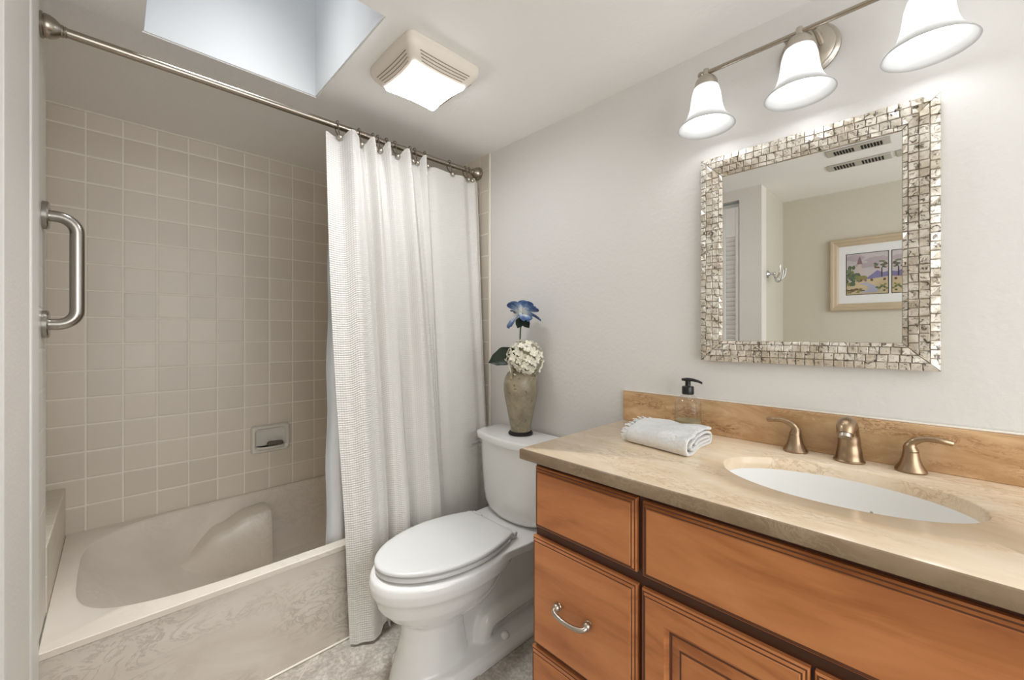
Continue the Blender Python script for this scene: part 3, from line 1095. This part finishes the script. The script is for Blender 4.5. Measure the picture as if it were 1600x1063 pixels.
def front(name, y0, y1, z0, z1, steps, mat, parent, raised=None):
    """panel facing -x; steps: (inset, depth behind FX, material slot of the band that leads to it)"""
    mb = MB()

    def ring(ins, dep):
        return [Vector((FX + dep, y0 + ins, z0 + ins)), Vector((FX + dep, y1 - ins, z0 + ins)), Vector((FX + dep, y1 - ins, z1 - ins)), Vector((FX + dep, y0 + ins, z1 - ins))]
    rs = [ring(0, 0.0195)] + [ring(i, d) for i, d, _ in steps]
    for k in range(len(rs) - 1):
        mb.loft([rs[k], rs[k + 1]], False, False, steps[k][2])
    mb.add(rs[-1], [(0, 1, 2, 3)], 0)
    mb.add(rs[0], [(3, 2, 1, 0)], 0)
    return mb.build(name, [mat, 'wood_glaze', 'wood_rail'], parent, smooth=False, bevel=None)


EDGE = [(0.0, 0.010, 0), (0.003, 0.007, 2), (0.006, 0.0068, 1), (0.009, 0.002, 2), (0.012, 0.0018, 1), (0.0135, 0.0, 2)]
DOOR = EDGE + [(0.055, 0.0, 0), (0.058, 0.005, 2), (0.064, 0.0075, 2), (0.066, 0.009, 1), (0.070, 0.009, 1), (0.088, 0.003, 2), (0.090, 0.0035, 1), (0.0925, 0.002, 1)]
front('drawer', -1.958, -1.648, 0.640, 0.808, EDGE, 'wood_front', van)['label'] = 'shallow top drawer front without a handle'
d2 = front('drawer', -1.959, -1.639, 0.312, 0.6125, EDGE, 'wood_front', van)
d3 = front('drawer', -1.960, -1.635, 0.115, 0.301, EDGE, 'wood_front', van)
front('false_front', -2.605, -1.972, 0.638, 0.806, EDGE, 'wood_front', van)
o1 = front('door', -2.279, -1.970, 0.115, 0.6105, DOOR, 'wood_front', van)
o2 = front('door', -2.605, -2.286, 0.115, 0.6105, DOOR, 'wood_front', van)


def pull(parent, yc, zc, name='handle'):
    mb = MB()
    p = [(FX - 0.001, yc + 0.046, zc + 0.002), (FX - 0.012, yc + 0.049, zc + 0.001), (FX - 0.024, yc + 0.044, zc - 0.003), (FX - 0.029, yc + 0.022, zc - 0.006), (FX - 0.030, yc, zc - 0.007), (FX - 0.029, yc - 0.022, zc - 0.006), (FX - 0.024, yc - 0.044, zc - 0.003), (FX - 0.012, yc - 0.049, zc + 0.001), (FX - 0.001, yc - 0.046, zc + 0.002)]
    q = bez(p, 5)
    n = len(q)
    rs = [0.0078 - 0.0020 * math.sin(PI * i / (n - 1)) + (0.002 if i in (0, 1, n - 1, n - 2) else 0) for i in range(n)]
    mb.tube(q, rs, 14)
    mb.sphere((FX - 0.010, yc + 0.048, zc + 0.002), 0.0105)
    mb.sphere((FX - 0.010, yc - 0.048, zc + 0.002), 0.0105)
    o = MB.build(mb, name, 'light_nickel')
    # keep the mesh in world coordinates, then hang it under its drawer (thing > drawer > handle)
    o.parent = parent
    o.location = -van.location
    return o


pull(d2, -1.787, 0.4615)
pull(d3, -1.787, 0.215)

# countertop with the oval cut-out
top = thing('countertop', (1.28, -2.13, CZ - CT), 'beige polished stone countertop with an oval sink cut-out', 'countertop')
SCX, SCY, SA, SB = 1.305, -2.277, 0.146, 0.218
mb = MB()
ang = sorted(set([2 * PI * i / 96 for i in range(96)] + [math.atan2(y - SCY, x - SCX) % (2 * PI) for x in (CX0, W - 0.0005) for y in (CY0, CY1)]))


def ell(a_, b_, z):
    return [Vector((SCX + a_ * math.cos(t), SCY + b_ * math.sin(t), z)) for t in ang]


def rct(ins, z):
    out = []
    for t in ang:
        c, s_ = math.cos(t), math.sin(t)
        k = []
        x0, x1, y0, y1 = CX0 + ins, W - 0.0005, CY1, CY0 - ins
        if abs(c) > 1e-9: k.append(((x1 if c > 0 else x0) - SCX) / c)
        if abs(s_) > 1e-9: k.append(((y1 if s_ > 0 else y0) - SCY) / s_)
        q = min(v_ for v_ in k if v_ > 0)
        out.append(Vector((SCX + c * q, SCY + s_ * q, z)))
    return out


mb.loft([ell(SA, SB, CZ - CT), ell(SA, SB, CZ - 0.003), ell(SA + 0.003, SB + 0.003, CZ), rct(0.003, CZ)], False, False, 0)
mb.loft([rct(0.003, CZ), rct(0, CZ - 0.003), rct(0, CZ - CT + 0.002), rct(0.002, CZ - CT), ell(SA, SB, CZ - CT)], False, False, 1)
mb.build('slab', ['counter_stone', 'shaded_edge_stone'], top, angle=50)
snk = thing('sink', (SCX, SCY, 0.68), 'white oval undermount sink set in the stone countertop', 'sink')
mb = MB()
rg = [[Vector((SCX + (SA + 0.02) * math.cos(t), SCY + (SB + 0.02) * math.sin(t), CZ - CT - 0.0022)) for t in ang], ell(SA + 0.0015, SB + 0.0015, CZ - CT - 0.0022)]
for t in (0.12, 0.25, 0.4, 0.55, 0.7, 0.82, 0.92, 1.0):
    k = math.cos(t * PI / 2 * 0.92) ** 0.55
    rg.append(ell((SA + 0.0015) * k, (SB + 0.0015) * k, CZ - CT - 0.0022 - 0.141 * math.sin(t * PI / 2)))
mb.loft(rg, False, True)
mb.build('sink_bowl', 'porcelain', snk, angle=60, solid=0.006)
MB().lathe([(0.0, 0.0), (0.022, 0.0), (0.021, 0.003), (0.012, 0.004)], (SCX, SCY, CZ - CT - 0.1435), 28, cap0=False).build('drain', 'brushed_nickel', snk)
bs = thing('backsplash', (W, -2.13, CZ), 'brown veined stone backsplash standing along the wall behind the sink', 'backsplash')
MB().box(W - 0.016, W - 0.0003, CY1, CY0, CZ + 0.0004, 0.9655).build('splash_slab', 'splash_stone', bs, bevel=0.0015)
MB().box(W - 0.012, W - 0.0003, CY1, CY0, 0.9655, 0.9705).build('caulk_line', 'caulk', bs, bevel=0.002)

# ------------------------------------------------------------------ faucet
fc = thing('faucet', (1.52, -2.277, CZ), 'brushed bronze-nickel widespread faucet with two lever handles behind the sink', 'faucet')
fy = -2.277
FZ = CZ + 0.0004
mb = MB()
path = bez([(1.517, fy, FZ), (1.517, fy, FZ + 0.02), (1.517, fy, FZ + 0.045), (1.513, fy, FZ + 0.070), (1.502, fy, FZ + 0.090), (1.482, fy, FZ + 0.097), (1.462, fy, FZ + 0.090), (1.452, fy, FZ + 0.078)], 5)
n = len(path)
rad = [interp(i / (n - 1), [(0, 0.0300), (0.14, 0.0262), (0.30, 0.0228), (0.45, 0.0205), (0.6, 0.0195), (0.8, 0.0195), (1, 0.0165)]) for i in range(n)]
mb.tube(path, rad, 28)
mb.lathe([(0.031, 0), (0.032, 0.003), (0.0295, 0.006)], (1.517, fy, FZ), 32)
mb.build('spout', 'bronze_nickel', fc, angle=50)
MB().tube([(1.4535, fy, FZ + 0.080), (1.4475, fy, FZ + 0.071)], [0.0135, 0.013], 20).build('aerator', 'light_nickel', fc)
for sg, hy_ in ((1, -2.163), (-1, -2.388)):
    hd = MB()
    hd.lathe([(0.0275, 0.0), (0.0285, 0.004), (0.0265, 0.008), (0.0205, 0.018), (0.0165, 0.030), (0.0145, 0.042), (0.0142, 0.046)], (1.521, hy_, FZ), 32)
    h_ = hd.build('handle', 'bronze_nickel', fc, angle=40)
    lv = MB()
    p = bez([(1.521, hy_, FZ + 0.0465), (1.521, hy_ - sg * 0.001, FZ + 0.058), (1.520, hy_ + sg * 0.006, FZ + 0.071), (1.518, hy_ + sg * 0.024, FZ + 0.080), (1.515, hy_ + sg * 0.046, FZ + 0.081), (1.521, hy_ + sg * 0.066, FZ + 0.077)], 5)
    n = len(p)
    lv.tube(p, [interp(i / (n - 1), [(0, 0.0145), (0.15, 0.0125), (0.35, 0.0085), (0.6, 0.0065), (0.9, 0.0065), (1, 0.0060)]) for i in range(n)], 18, flat=(1.0, 1.0))
    l_ = lv.build('lever', 'bronze_nickel')
    l_.parent = h_
    l_.location = -fc.location
# overflow hole of the sink
MB().lathe([(0.0, 0.0), (0.0028, 0.0), (0.0024, 0.002)], n=16, m=Matrix.Translation((SCX + 0.118, SCY - 0.05, CZ - CT - 0.055)) @ Matrix.Rotation(-PI / 2, 4, 'Y'), cap0=False).build('overflow', 'brushed_nickel', snk)

# ------------------------------------------------------------------ soap dispenser
BX, BY = 1.502, -1.880
sb = thing('soap_dispenser', (BX, BY, CZ), 'clear soap dispenser with a black pump standing behind the towel', 'soap dispenser')
pr = [(0.036, 0.0006), (0.0385, 0.003), (0.0395, 0.008), (0.0395, 0.094), (0.038, 0.102), (0.032, 0.112), (0.022, 0.121), (0.0155, 0.126), (0.0145, 0.128), (0.0145, 0.136)]
MB().lathe(pr, (BX, BY, CZ), 40, cap1=False).build('bottle', 'clear_plastic', sb, angle=60)
MB().lathe([(0.0365, 0.003), (0.0378, 0.008), (0.0378, 0.046)], (BX, BY, CZ), 40).build('liquid_soap', 'soap_liquid', sb, angle=60)
pm = MB()
pm.lathe([(0.0175, 0.128), (0.018, 0.130), (0.018, 0.150), (0.016, 0.153), (0.0085, 0.154), (0.0080, 0.168), (0.0085, 0.170)], (BX, BY, CZ), 28)
pm.build('pump', 'black_plastic', sb, angle=40)
nz = MB()
rg = []
for t, w_, z_, h_ in ((-0.018, 0.007, 0.1735, 0.004), (-0.012, 0.009, 0.1735, 0.005), (0.0, 0.0095, 0.174, 0.006), (0.014, 0.0085, 0.1735, 0.005), (0.030, 0.006, 0.170, 0.0042), (0.042, 0.0045, 0.1645, 0.0036)):
    d = Vector((0.25, -0.97, 0)).normalized()
    sd_ = Vector((0.97, 0.25, 0)).normalized()
    rg.append([Vector((BX, BY, CZ)) + d * t + sd_ * (w_ * math.cos(2 * PI * i / 14)) + Vector((0, 0, z_ + h_ * math.sin(2 * PI * i / 14))) for i in range(14)])
nz.loft(rg)
nz.build('nozzle', 'black_plastic', sb, angle=60)
MB().tube([(BX, BY, CZ + 0.006), (BX + 0.002, BY, CZ + 0.127)], 0.0032, 10).build('dip_tube', 'clear_plastic', sb)

# ------------------------------------------------------------------ folded towel
TX0, TY0 = 1.243, -1.984
tw = thing('hand_towel', (1.34, -1.89, CZ), 'white folded hand towel with a fringed edge lying on the countertop', 'towel')
# cross-section path of the folded sheet, (x, z) from the inside out
sec = bez([(0.070, 0.024, 0), (0.165, 0.024, 0), (0.182, 0.019, 0), (0.165, 0.014, 0), (0.060, 0.014, 0), (0.030, 0.020, 0), (0.040, 0.035, 0), (0.100, 0.038, 0), (0.175, 0.0365, 0), (0.195, 0.026, 0), (0.192, 0.010, 0), (0.170, 0.005, 0), (0.030, 0.005, 0), (0.008, 0.012, 0), (0.004, 0.028, 0), (0.018, 0.046, 0), (0.070, 0.052, 0), (0.140, 0.050, 0), (0.196, 0.044, 0)], 6)
NS = len(sec) - 1


def towel(u, v):
    q = sec[min(NS, int(round(u * NS)))]
    y = 0.190 * v
    k = 1 - 0.05 * math.sin(v * 9 + q.x * 20)
    sk = 0.030 * v
    z = max(0.0045, q.y * (1 - 0.10 * v) * k + 0.0015 * math.sin(q.x * 90 + v * 14) * (q.y > 0.03))
    return Vector((TX0 + q.x * (1 - 0.05 * v) + sk, TY0 + y + 0.012 * (q.x / 0.2) - 0.004 * math.sin(q.x * 40), CZ + z))


MB().grid(towel, NS, 24).build('towel_fold', 'towel_cloth', tw, solid=0.0085, subsurf=1)
fr = MB()
for i in range(190):
    u = rr.random()
    p = towel(u, 1.0)
    d = Vector((rr.uniform(-0.5, 0.5), 1.0, rr.uniform(-0.45, 0.45))).normalized()
    L = rr.uniform(0.010, 0.022)
    e = p + d * L
    e.z = max(e.z, CZ + 0.0025)
    mid = (p + e) / 2 + Vector((0, 0, rr.uniform(0, 0.004)))
    fr.tube([p - d * 0.004, mid, e], [0.0022, 0.002, 0.0012], 6)
fr.build('fringe', 'towel_cloth', tw)

# ------------------------------------------------------------------ mirror
mr_ = thing('wall_mirror', (W, -2.17, 1.415), 'rectangular wall mirror in a silvery shell mosaic frame above the sink', 'mirror')
MY0, MY1, MZ0, MZ1 = -2.437, -1.902, 1.097, 1.731
IY0, IY1, IZ0, IZ1 = -2.372, -1.968, 1.1575, 1.667
MB().box(W - 0.014, W - 0.0005, MY0 + 0.004, MY1 - 0.004, MZ0 + 0.004, MZ1 - 0.004).build('backing_board', 'mosaic_grout', mr_)
XM = W - 0.0165
MB().box(XM, XM + 0.0022, IY0 - 0.004, IY1 + 0.004, IZ0 - 0.004, IZ1 + 0.004).build('mirror_pane', 'mirror_glass', mr_)
mb = MB()
FW = 0.065


def frame_x(q):
    """height of the moulding in front of the wall at distance q from the inner edge"""
    return W - interp(q, [(0, 0.0185), (0.012, 0.022), (0.035, 0.026), (0.055, 0.027), (0.065, 0.022)])


corners = [(IY1, IZ0, 0, 1, 1, 0, IZ1 - IZ0), (IY0, IZ0, 0, 1, -1, 0, IZ1 - IZ0), (IY0, IZ1, 1, 0, 0, 1, IY1 - IY0), (IY0, IZ0, 1, 0, 0, -1, IY1 - IY0)]
for (oy, oz, ty, tz, ny, nz_, L) in corners:
    bands = [(0.001, 0.010), (0.011, 0.0285), (0.0295, 0.0465), (0.0475, 0.0645)]
    for q0, q1 in bands:
        n = max(1, round((L + q0 + q1) / 0.0205))
        for i in range(n):
            s0 = -(q0 + q1) / 2 + (L + q0 + q1) * i / n
            s1 = -(q0 + q1) / 2 + (L + q0 + q1) * (i + 1) / n
            if i == 0:
                s0 = -q1
            if i == n - 1:
                s1 = L + q1
            cell = []
            tx = [rr.uniform(-0.0022, 0.0022) for _ in range(4)]
            for (s_, q, k) in ((s0 + 0.0006, q0, 0), (s1 - 0.0006, q0, 1), (s1 - 0.0006, q1, 2), (s0 + 0.0006, q1, 3)):
                s_ = max(-q, min(L + q, s_))
                cell.append(Vector((frame_x(q) - 0.001 + tx[k], oy + ty * s_ + ny * q, oz + tz * s_ + nz_ * q)))
            ctr = sum(cell, Vector()) / 4
            back = [Vector((W - 0.0135, p.y, p.z)) for p in cell]
            mid = [Vector((p.x, p.y, p.z)) for p in cell]
            topc = [p + (ctr - p) * 0.12 + Vector((-0.0013 + rr.uniform(-.0015, .0008), 0, 0)) for p in cell]
            mb.loft([back, mid, topc], True, True)
mb.build('mosaic_frame', 'shell_mosaic', mr_, smooth=False)
mb = MB()
for (oy, oz, ty, tz, ny, nz_, L) in corners:
    rows = []
    for q in (0.0, 0.012, 0.03, 0.05, 0.0648):
        rows.append([Vector((frame_x(q) + 0.0012, oy + ty * s_ + ny * q, oz + tz * s_ + nz_ * q)) for s_ in (-q, L + q)])
    vsx = [p for r in rows for p in r]
    mb.add(vsx, [(2 * k, 2 * k + 1, 2 * k + 3, 2 * k + 2) for k in range(4)])
    mb.add([Vector((W - 0.0145, oy + ty * -0.0005, oz + tz * -0.0005)), Vector((W - 0.0145, oy + ty * L, oz + tz * L)), rows[0][1], rows[0][0]], [(0, 1, 2, 3)])
mb.build('frame_bed', 'mosaic_grout', mr_, smooth=False)

# ------------------------------------------------------------------ vanity light
LX_, LZ = W - 0.120, 1.949
LYS = (-1.956, -2.186, -2.417)
vl = thing('vanity_light', (W, -2.186, 1.955), 'brushed nickel three-lamp wall light with frosted bell shades above the mirror', 'wall light')
m = Matrix.Translation((W, -2.186, 1.955)) @ Matrix.Rotation(-PI / 2, 4, 'Y')
MB().lathe([(0.070, 0.0005), (0.070, 0.006), (0.062, 0.012), (0.060, 0.018), (0.050, 0.024), (0.030, 0.027)], n=44, m=m).build('backplate', 'light_nickel', vl, angle=40)
for dy in (-0.030, 0.030):
    mb = MB()
    mb.tube(bez([(W - 0.024, -2.186 + dy, 1.955), (W - 0.070, -2.186 + dy, 1.956), (LX_ + 0.004, -2.186 + dy, LZ)], 6), 0.0075, 14)
    mb.build('arm', 'light_nickel', vl)
MB().tube([(LX_, LYS[2] - 0.012, LZ), (LX_, LYS[0] + 0.012, LZ)], 0.0062, 16).build('bar', 'brushed_nickel', vl)
for y in (LYS[0] + 0.014, LYS[2] - 0.014):
    MB().sphere((LX_, y, LZ), 0.0095).build('bar_finial', 'brushed_nickel', vl)
shade_prof = [(0.0285, -0.036), (0.0345, -0.047), (0.0390, -0.064), (0.0415, -0.085), (0.0450, -0.107), (0.052, -0.128), (0.063, -0.144), (0.0735, -0.154), (0.0775, -0.160)]
inner = [(r - 0.0028, z + 0.0005) for r, z in reversed(shade_prof)]
for ly in LYS:
    MB().lathe([(0.007, 0.012), (0.009, 0.004), (0.009, -0.006), (0.015, -0.010), (0.024, -0.016), (0.030, -0.026), (0.0315, -0.036), (0.0315, -0.044), (0.024, -0.044)], (LX_, ly, LZ), 32).build('socket_cup', 'light_nickel', vl, angle=40)
    s_ = MB().lathe(shade_prof + inner, (LX_, ly, LZ), 48, cap0=False, cap1=False).build('shade', 'frosted_shade', vl, angle=80)
    b_ = MB()
    b_.lathe([(0.013, -0.044), (0.014, -0.078), (0.020, -0.094), (0.0275, -0.108), (0.030, -0.122), (0.0275, -0.136), (0.020, -0.147), (0.009, -0.152)], (LX_, ly, LZ), 28)
    bo = b_.build('bulb', 'bulb_glow')
    bo.parent = s_
    bo.location = -vl.location

# ------------------------------------------------------------------ exhaust fan with light
EX, EY = 0.965, -1.195
ef = thing('exhaust_fan', (EX, EY, H), 'white square bathroom exhaust fan with a lit lens on the ceiling', 'exhaust fan')


def sq(hx, hy, r, z, bow=0.0, n=8, k=6):
    out = []
    cs = [(1, 1, 0), (-1, 1, 90), (-1, -1, 180), (1, -1, 270)]
    for ci, (sx, sy, a0) in enumerate(cs):
        for i in range(n + 1):
            t = math.radians(a0 + 90 * i / n)
            out.append([EX + sx * (hx - r) + r * math.cos(t), EY + sy * (hy - r) + r * math.sin(t)])
        # straight side to the next corner, bowed inwards
        nx_, ny_, _ = cs[(ci + 1) % 4]
        t0 = math.radians(a0 + 90)
        p0 = Vector((EX + sx * (hx - r) + r * math.cos(t0), EY + sy * (hy - r) + r * math.sin(t0)))
        p1 = Vector((EX + nx_ * (hx - r) + r * math.cos(t0), EY + ny_ * (hy - r) + r * math.sin(t0)))
        for j in range(1, k):
            q = j / k
            p = p0.lerp(p1, q) - Vector((math.cos(t0), math.sin(t0))) * bow * math.sin(PI * q)
            out.append([p.x, p.y])
    return [Vector((p[0], p[1], z)) for p in out]


mb = MB()
prof = [(0.139, -0.0004, -0.003), (0.1395, -0.012, -0.003), (0.137, -0.026, -0.001), (0.128, -0.040, 0.002), (0.118, -0.050, 0.005), (0.108, -0.060, 0.007), (0.099, -0.066, 0.007)]
mb.loft([sq(h, h, 0.022, H + z, b) for h, z, b in prof], True, True)
mb.build('housing', 'white_plastic', ef, angle=50)
mb = MB()
for j, (h, z, b) in enumerate(((0.1285, -0.0405, 0.003), (0.1225, -0.0462, 0.0045), (0.1165, -0.0518, 0.006), (0.110, -0.0582, 0.007))):
    ring = sq(h, h, 0.022, H + z, b)
    seg = [(9 + 14 * q + 0, 9 + 14 * q + 5) for q in range(4)]
    tot = len(ring)
    for q in range(4):
        i0 = q * 14 + 8
        idx = [(i0 + i) % tot for i in range(7)]
        pts = [ring[i].copy() for i in idx]
        # inset the slot ends a little
        pts[0] = ring[idx[0]].lerp(ring[idx[1]], 0.3)
        pts[-1] = ring[idx[-1]].lerp(ring[idx[-2]], 0.3)
        mb.tube(pts, 0.0014, 8)
mb.build('vent_slots', 'slot_dark', ef)
mb = MB()
mb.loft([sq(0.098, 0.098, 0.010, H - 0.0665, 0.0075), sq(0.0985, 0.0985, 0.010, H - 0.0695, 0.0075), sq(0.094, 0.094, 0.010, H - 0.0725, 0.007), sq(0.05, 0.05, 0.006, H - 0.0755, 0.003)], True, True)
mb.build('light_lens', 'lens_glow', ef, angle=50)
MB().sphere((EX - 0.005, EY - 0.02, H - 0.0765), 0.004).build('lens_screw', 'white_plastic', ef)

# ------------------------------------------------------------------ what the mirror shows: picture, robe hook, ceiling vents
pc = thing('framed_picture', (XE, -2.24, 1.55), 'beige-framed pair of watercolour landscapes on the entry wall, seen in the mirror', 'picture')
PY0, PY1, PZ0, PZ1 = -2.530, -1.949, 1.322, 1.780
mb = MB()
for k, (q, dd) in enumerate(((0, 0.004), (0, 0.02), (0.006, 0.026), (0.018, 0.024), (0.024, 0.018), (0.036, 0.016), (0.044, 0.010))):
    pass
prof = ((0, 0.0006), (0, 0.020), (0.006, 0.026), (0.018, 0.025), (0.024, 0.018), (0.036, 0.016), (0.046, 0.010), (0.046, 0.0006))
rg = [[Vector((XE + d, y, z)) for y, z in ((PY0 + q, PZ0 + q), (PY1 - q, PZ0 + q), (PY1 - q, PZ1 - q), (PY0 + q, PZ1 - q))] for q, d in prof]
mb.loft(rg, False, False)
mb.build('picture_frame', 'print_frame', pc, smooth=False)
MB().box(XE + 0.001, XE + 0.007, PY0 + 0.044, PY1 - 0.044, PZ0 + 0.044, PZ1 - 0.044).build('mat_board', 'mat_board', pc)
for nm, rgb in (('ink_sky', (206, 196, 196)), ('ink_cloud', (190, 176, 180)), ('ink_hill', (134, 128, 168)), ('ink_tree', (96, 112, 88)), ('ink_tower', (214, 196, 186)), ('ink_roof', (150, 118, 126)), ('ink_field', (206, 188, 152)), ('ink_grass', (146, 142, 84)), ('ink_water', (176, 178, 196)), ('ink_earth', (120, 96, 76)), ('ink_dark', (84, 74, 72)), ('ink_leaf', (126, 134, 108))):
    plain(nm, rgb, 0.8, var=0.35)
INK = ['ink_sky', 'ink_cloud', 'ink_hill', 'ink_tree', 'ink_tower', 'ink_roof', 'ink_field', 'ink_grass', 'ink_water', 'ink_earth', 'ink_dark', 'ink_leaf']


def print_sheet(yl, yr, z0, z1, flip):
    """yl: left edge as seen in the mirror (larger y)"""
    ed = MB().box(XE + 0.0071, XE + 0.0077, yr, yl, z0, z1)
    ed.build('print_border', 'print_black', pc)
    mb = MB()
    b = 0.004
    hgt = [0.0079]

    def P(u, v):
        return Vector((XE + hgt[0], yl - b - (yl - yr - 2 * b) * u, z0 + b + (z1 - z0 - 2 * b) * v))

    def poly(pts, mi):
        hgt[0] += 0.00001
        if flip:
            pts = [(1 - u, v) for u, v in pts]
        mb.add([P(min(1, max(0, u)), min(1, max(0, v))) for u, v in pts], [tuple(range(len(pts)))], mi)

    def blob(u, v, ru, rv, mi, sd):
        q = random.Random(sd)
        poly([(u + ru * math.cos(2 * PI * k / 18) * q.uniform(.78, 1.1), v + rv * math.sin(2 * PI * k / 18) * q.uniform(.78, 1.1)) for k in range(18)], mi)
    def foliage(u, v, ru, rv, mis, sd, n=26):
        q = random.Random(sd)
        for k in range(n):
            t, r_ = q.uniform(0, 2 * PI), q.random() ** 0.6
            blob(u + ru * r_ * math.cos(t), v + rv * r_ * math.sin(t), ru * 0.26, rv * 0.24, mis[k % len(mis)], sd * 50 + k)
    poly([(0, 0), (1, 0), (1, 1), (0, 1)], 0)
    for k, (u, v, ru, rv) in enumerate(((0.2, 0.9, 0.25, 0.08), (0.75, 0.82, 0.3, 0.09), (0.5, 0.7, 0.3, 0.07))):
        blob(u, v, ru, rv, 1, k)
    poly([(0.45, 0.36), (0.6, 0.46), (0.75, 0.56), (0.88, 0.50), (1, 0.52), (1, 0.3), (0.45, 0.3)], 2)
    poly([(0, 0.3), (0.3, 0.38), (0.6, 0.36), (1, 0.40), (1, 0), (0, 0)], 6)
    poly([(0.27, 0.36), (0.28, 0.74), (0.37, 0.74), (0.38, 0.36)], 4)
    poly([(0.255, 0.74), (0.29, 0.86), (0.325, 0.94), (0.36, 0.86), (0.395, 0.74)], 5)
    foliage(0.12, 0.46, 0.19, 0.22, (3, 3, 11, 3, 7), 5, 34)
    foliage(0.28, 0.38, 0.12, 0.08, (3, 11, 7), 6, 14)
    blob(0.40, 0.40, 0.12, 0.06, 7, 7)
    foliage(0.84, 0.67, 0.17, 0.10, (9, 3, 1, 11), 8, 22)
    poly([(0.84, 0.4), (0.845, 0.62), (0.87, 0.62), (0.875, 0.4)], 10)
    for k, u in enumerate((0.36, 0.47, 0.62, 0.92)):
        blob(u, 0.335, 0.035, 0.035, 9 if k != 1 else 5, 20 + k)
    poly([(0.3, 0.26), (0.5, 0.2), (0.55, 0.12), (0.3, 0.03), (0.75, 0.03), (0.8, 0.1), (0.68, 0.2), (0.5, 0.28)], 8)
    foliage(0.18, 0.09, 0.22, 0.07, (9, 7, 10), 11, 22)
    foliage(0.86, 0.14, 0.14, 0.10, (7, 6, 3), 13, 18)
    mb.build('print_sheet', INK, pc, smooth=False)


print_sheet(-2.031, -2.234, 1.421, 1.683, False)
print_sheet(-2.245, -2.448, 1.421, 1.683, True)

RX, RZ_ = -0.070, 1.555
rh = thing('robe_hook', (RX, YE, RZ_), 'chrome triple robe hook on the entry return wall, seen in the mirror', 'robe hook')
MB().lathe([(0.024, 0.0004), (0.024, 0.004), (0.016, 0.010), (0.009, 0.016), (0.008, 0.034), (0.011, 0.042), (0.006, 0.046)], n=28, m=Matrix.Translation((RX, YE, RZ_)) @ Matrix.Rotation(PI / 2, 4, 'X')).build('wall_plate', 'chrome', rh)
for dx, dz in ((0.05, 0.0), (-0.045, -0.005), (0.0, -0.022)):
    p = bez([(RX, YE - 0.036, RZ_), (RX + dx * 0.5, YE - 0.048, RZ_ - 0.026 + dz), (RX + dx, YE - 0.066, RZ_ - 0.030 + dz), (RX + dx * 1.35, YE - 0.082, RZ_ - 0.004 + dz), (RX + dx * 1.3, YE - 0.088, RZ_ + 0.040 + dz)], 6)
    MB().tube(p, 0.0042, 12).build('prong', 'chrome', rh)

plain('vent_white', (190, 184, 174), 0.5)


def vent(xa, xb, ya, yb, label):
    v_ = thing('ceiling_vent', ((xa + xb) / 2, (ya + yb) / 2, H), label, 'vent', 'louvred ceiling vents seen in the mirror')
    mb = MB()
    mb.box(xa, xb, ya, yb, H - 0.007, H - 0.0004)
    mb.build('vent_plate', 'vent_white', v_, bevel=0.003)
    n = 16
    for i in range(n):
        if i in (7, 8):
            continue
        y = ya + 0.035 + (yb - ya - 0.07) * i / (n - 1)
        MB().box(xa + 0.018, xb - 0.018, y - 0.0038, y + 0.0038, H - 0.0085, H - 0.0068).build('vent_slot', 'black_void', v_)


vent(0.245, 0.335, -2.285, -2.040, 'narrow ceiling vent nearest the mirror')
vent(0.010, 0.105, -2.275, -2.010, 'narrow ceiling vent nearest the entry wall in the mirror')
vent(0.010, 0.105, -2.560, -2.290, 'narrow ceiling vent cut off by the right mirror edge')
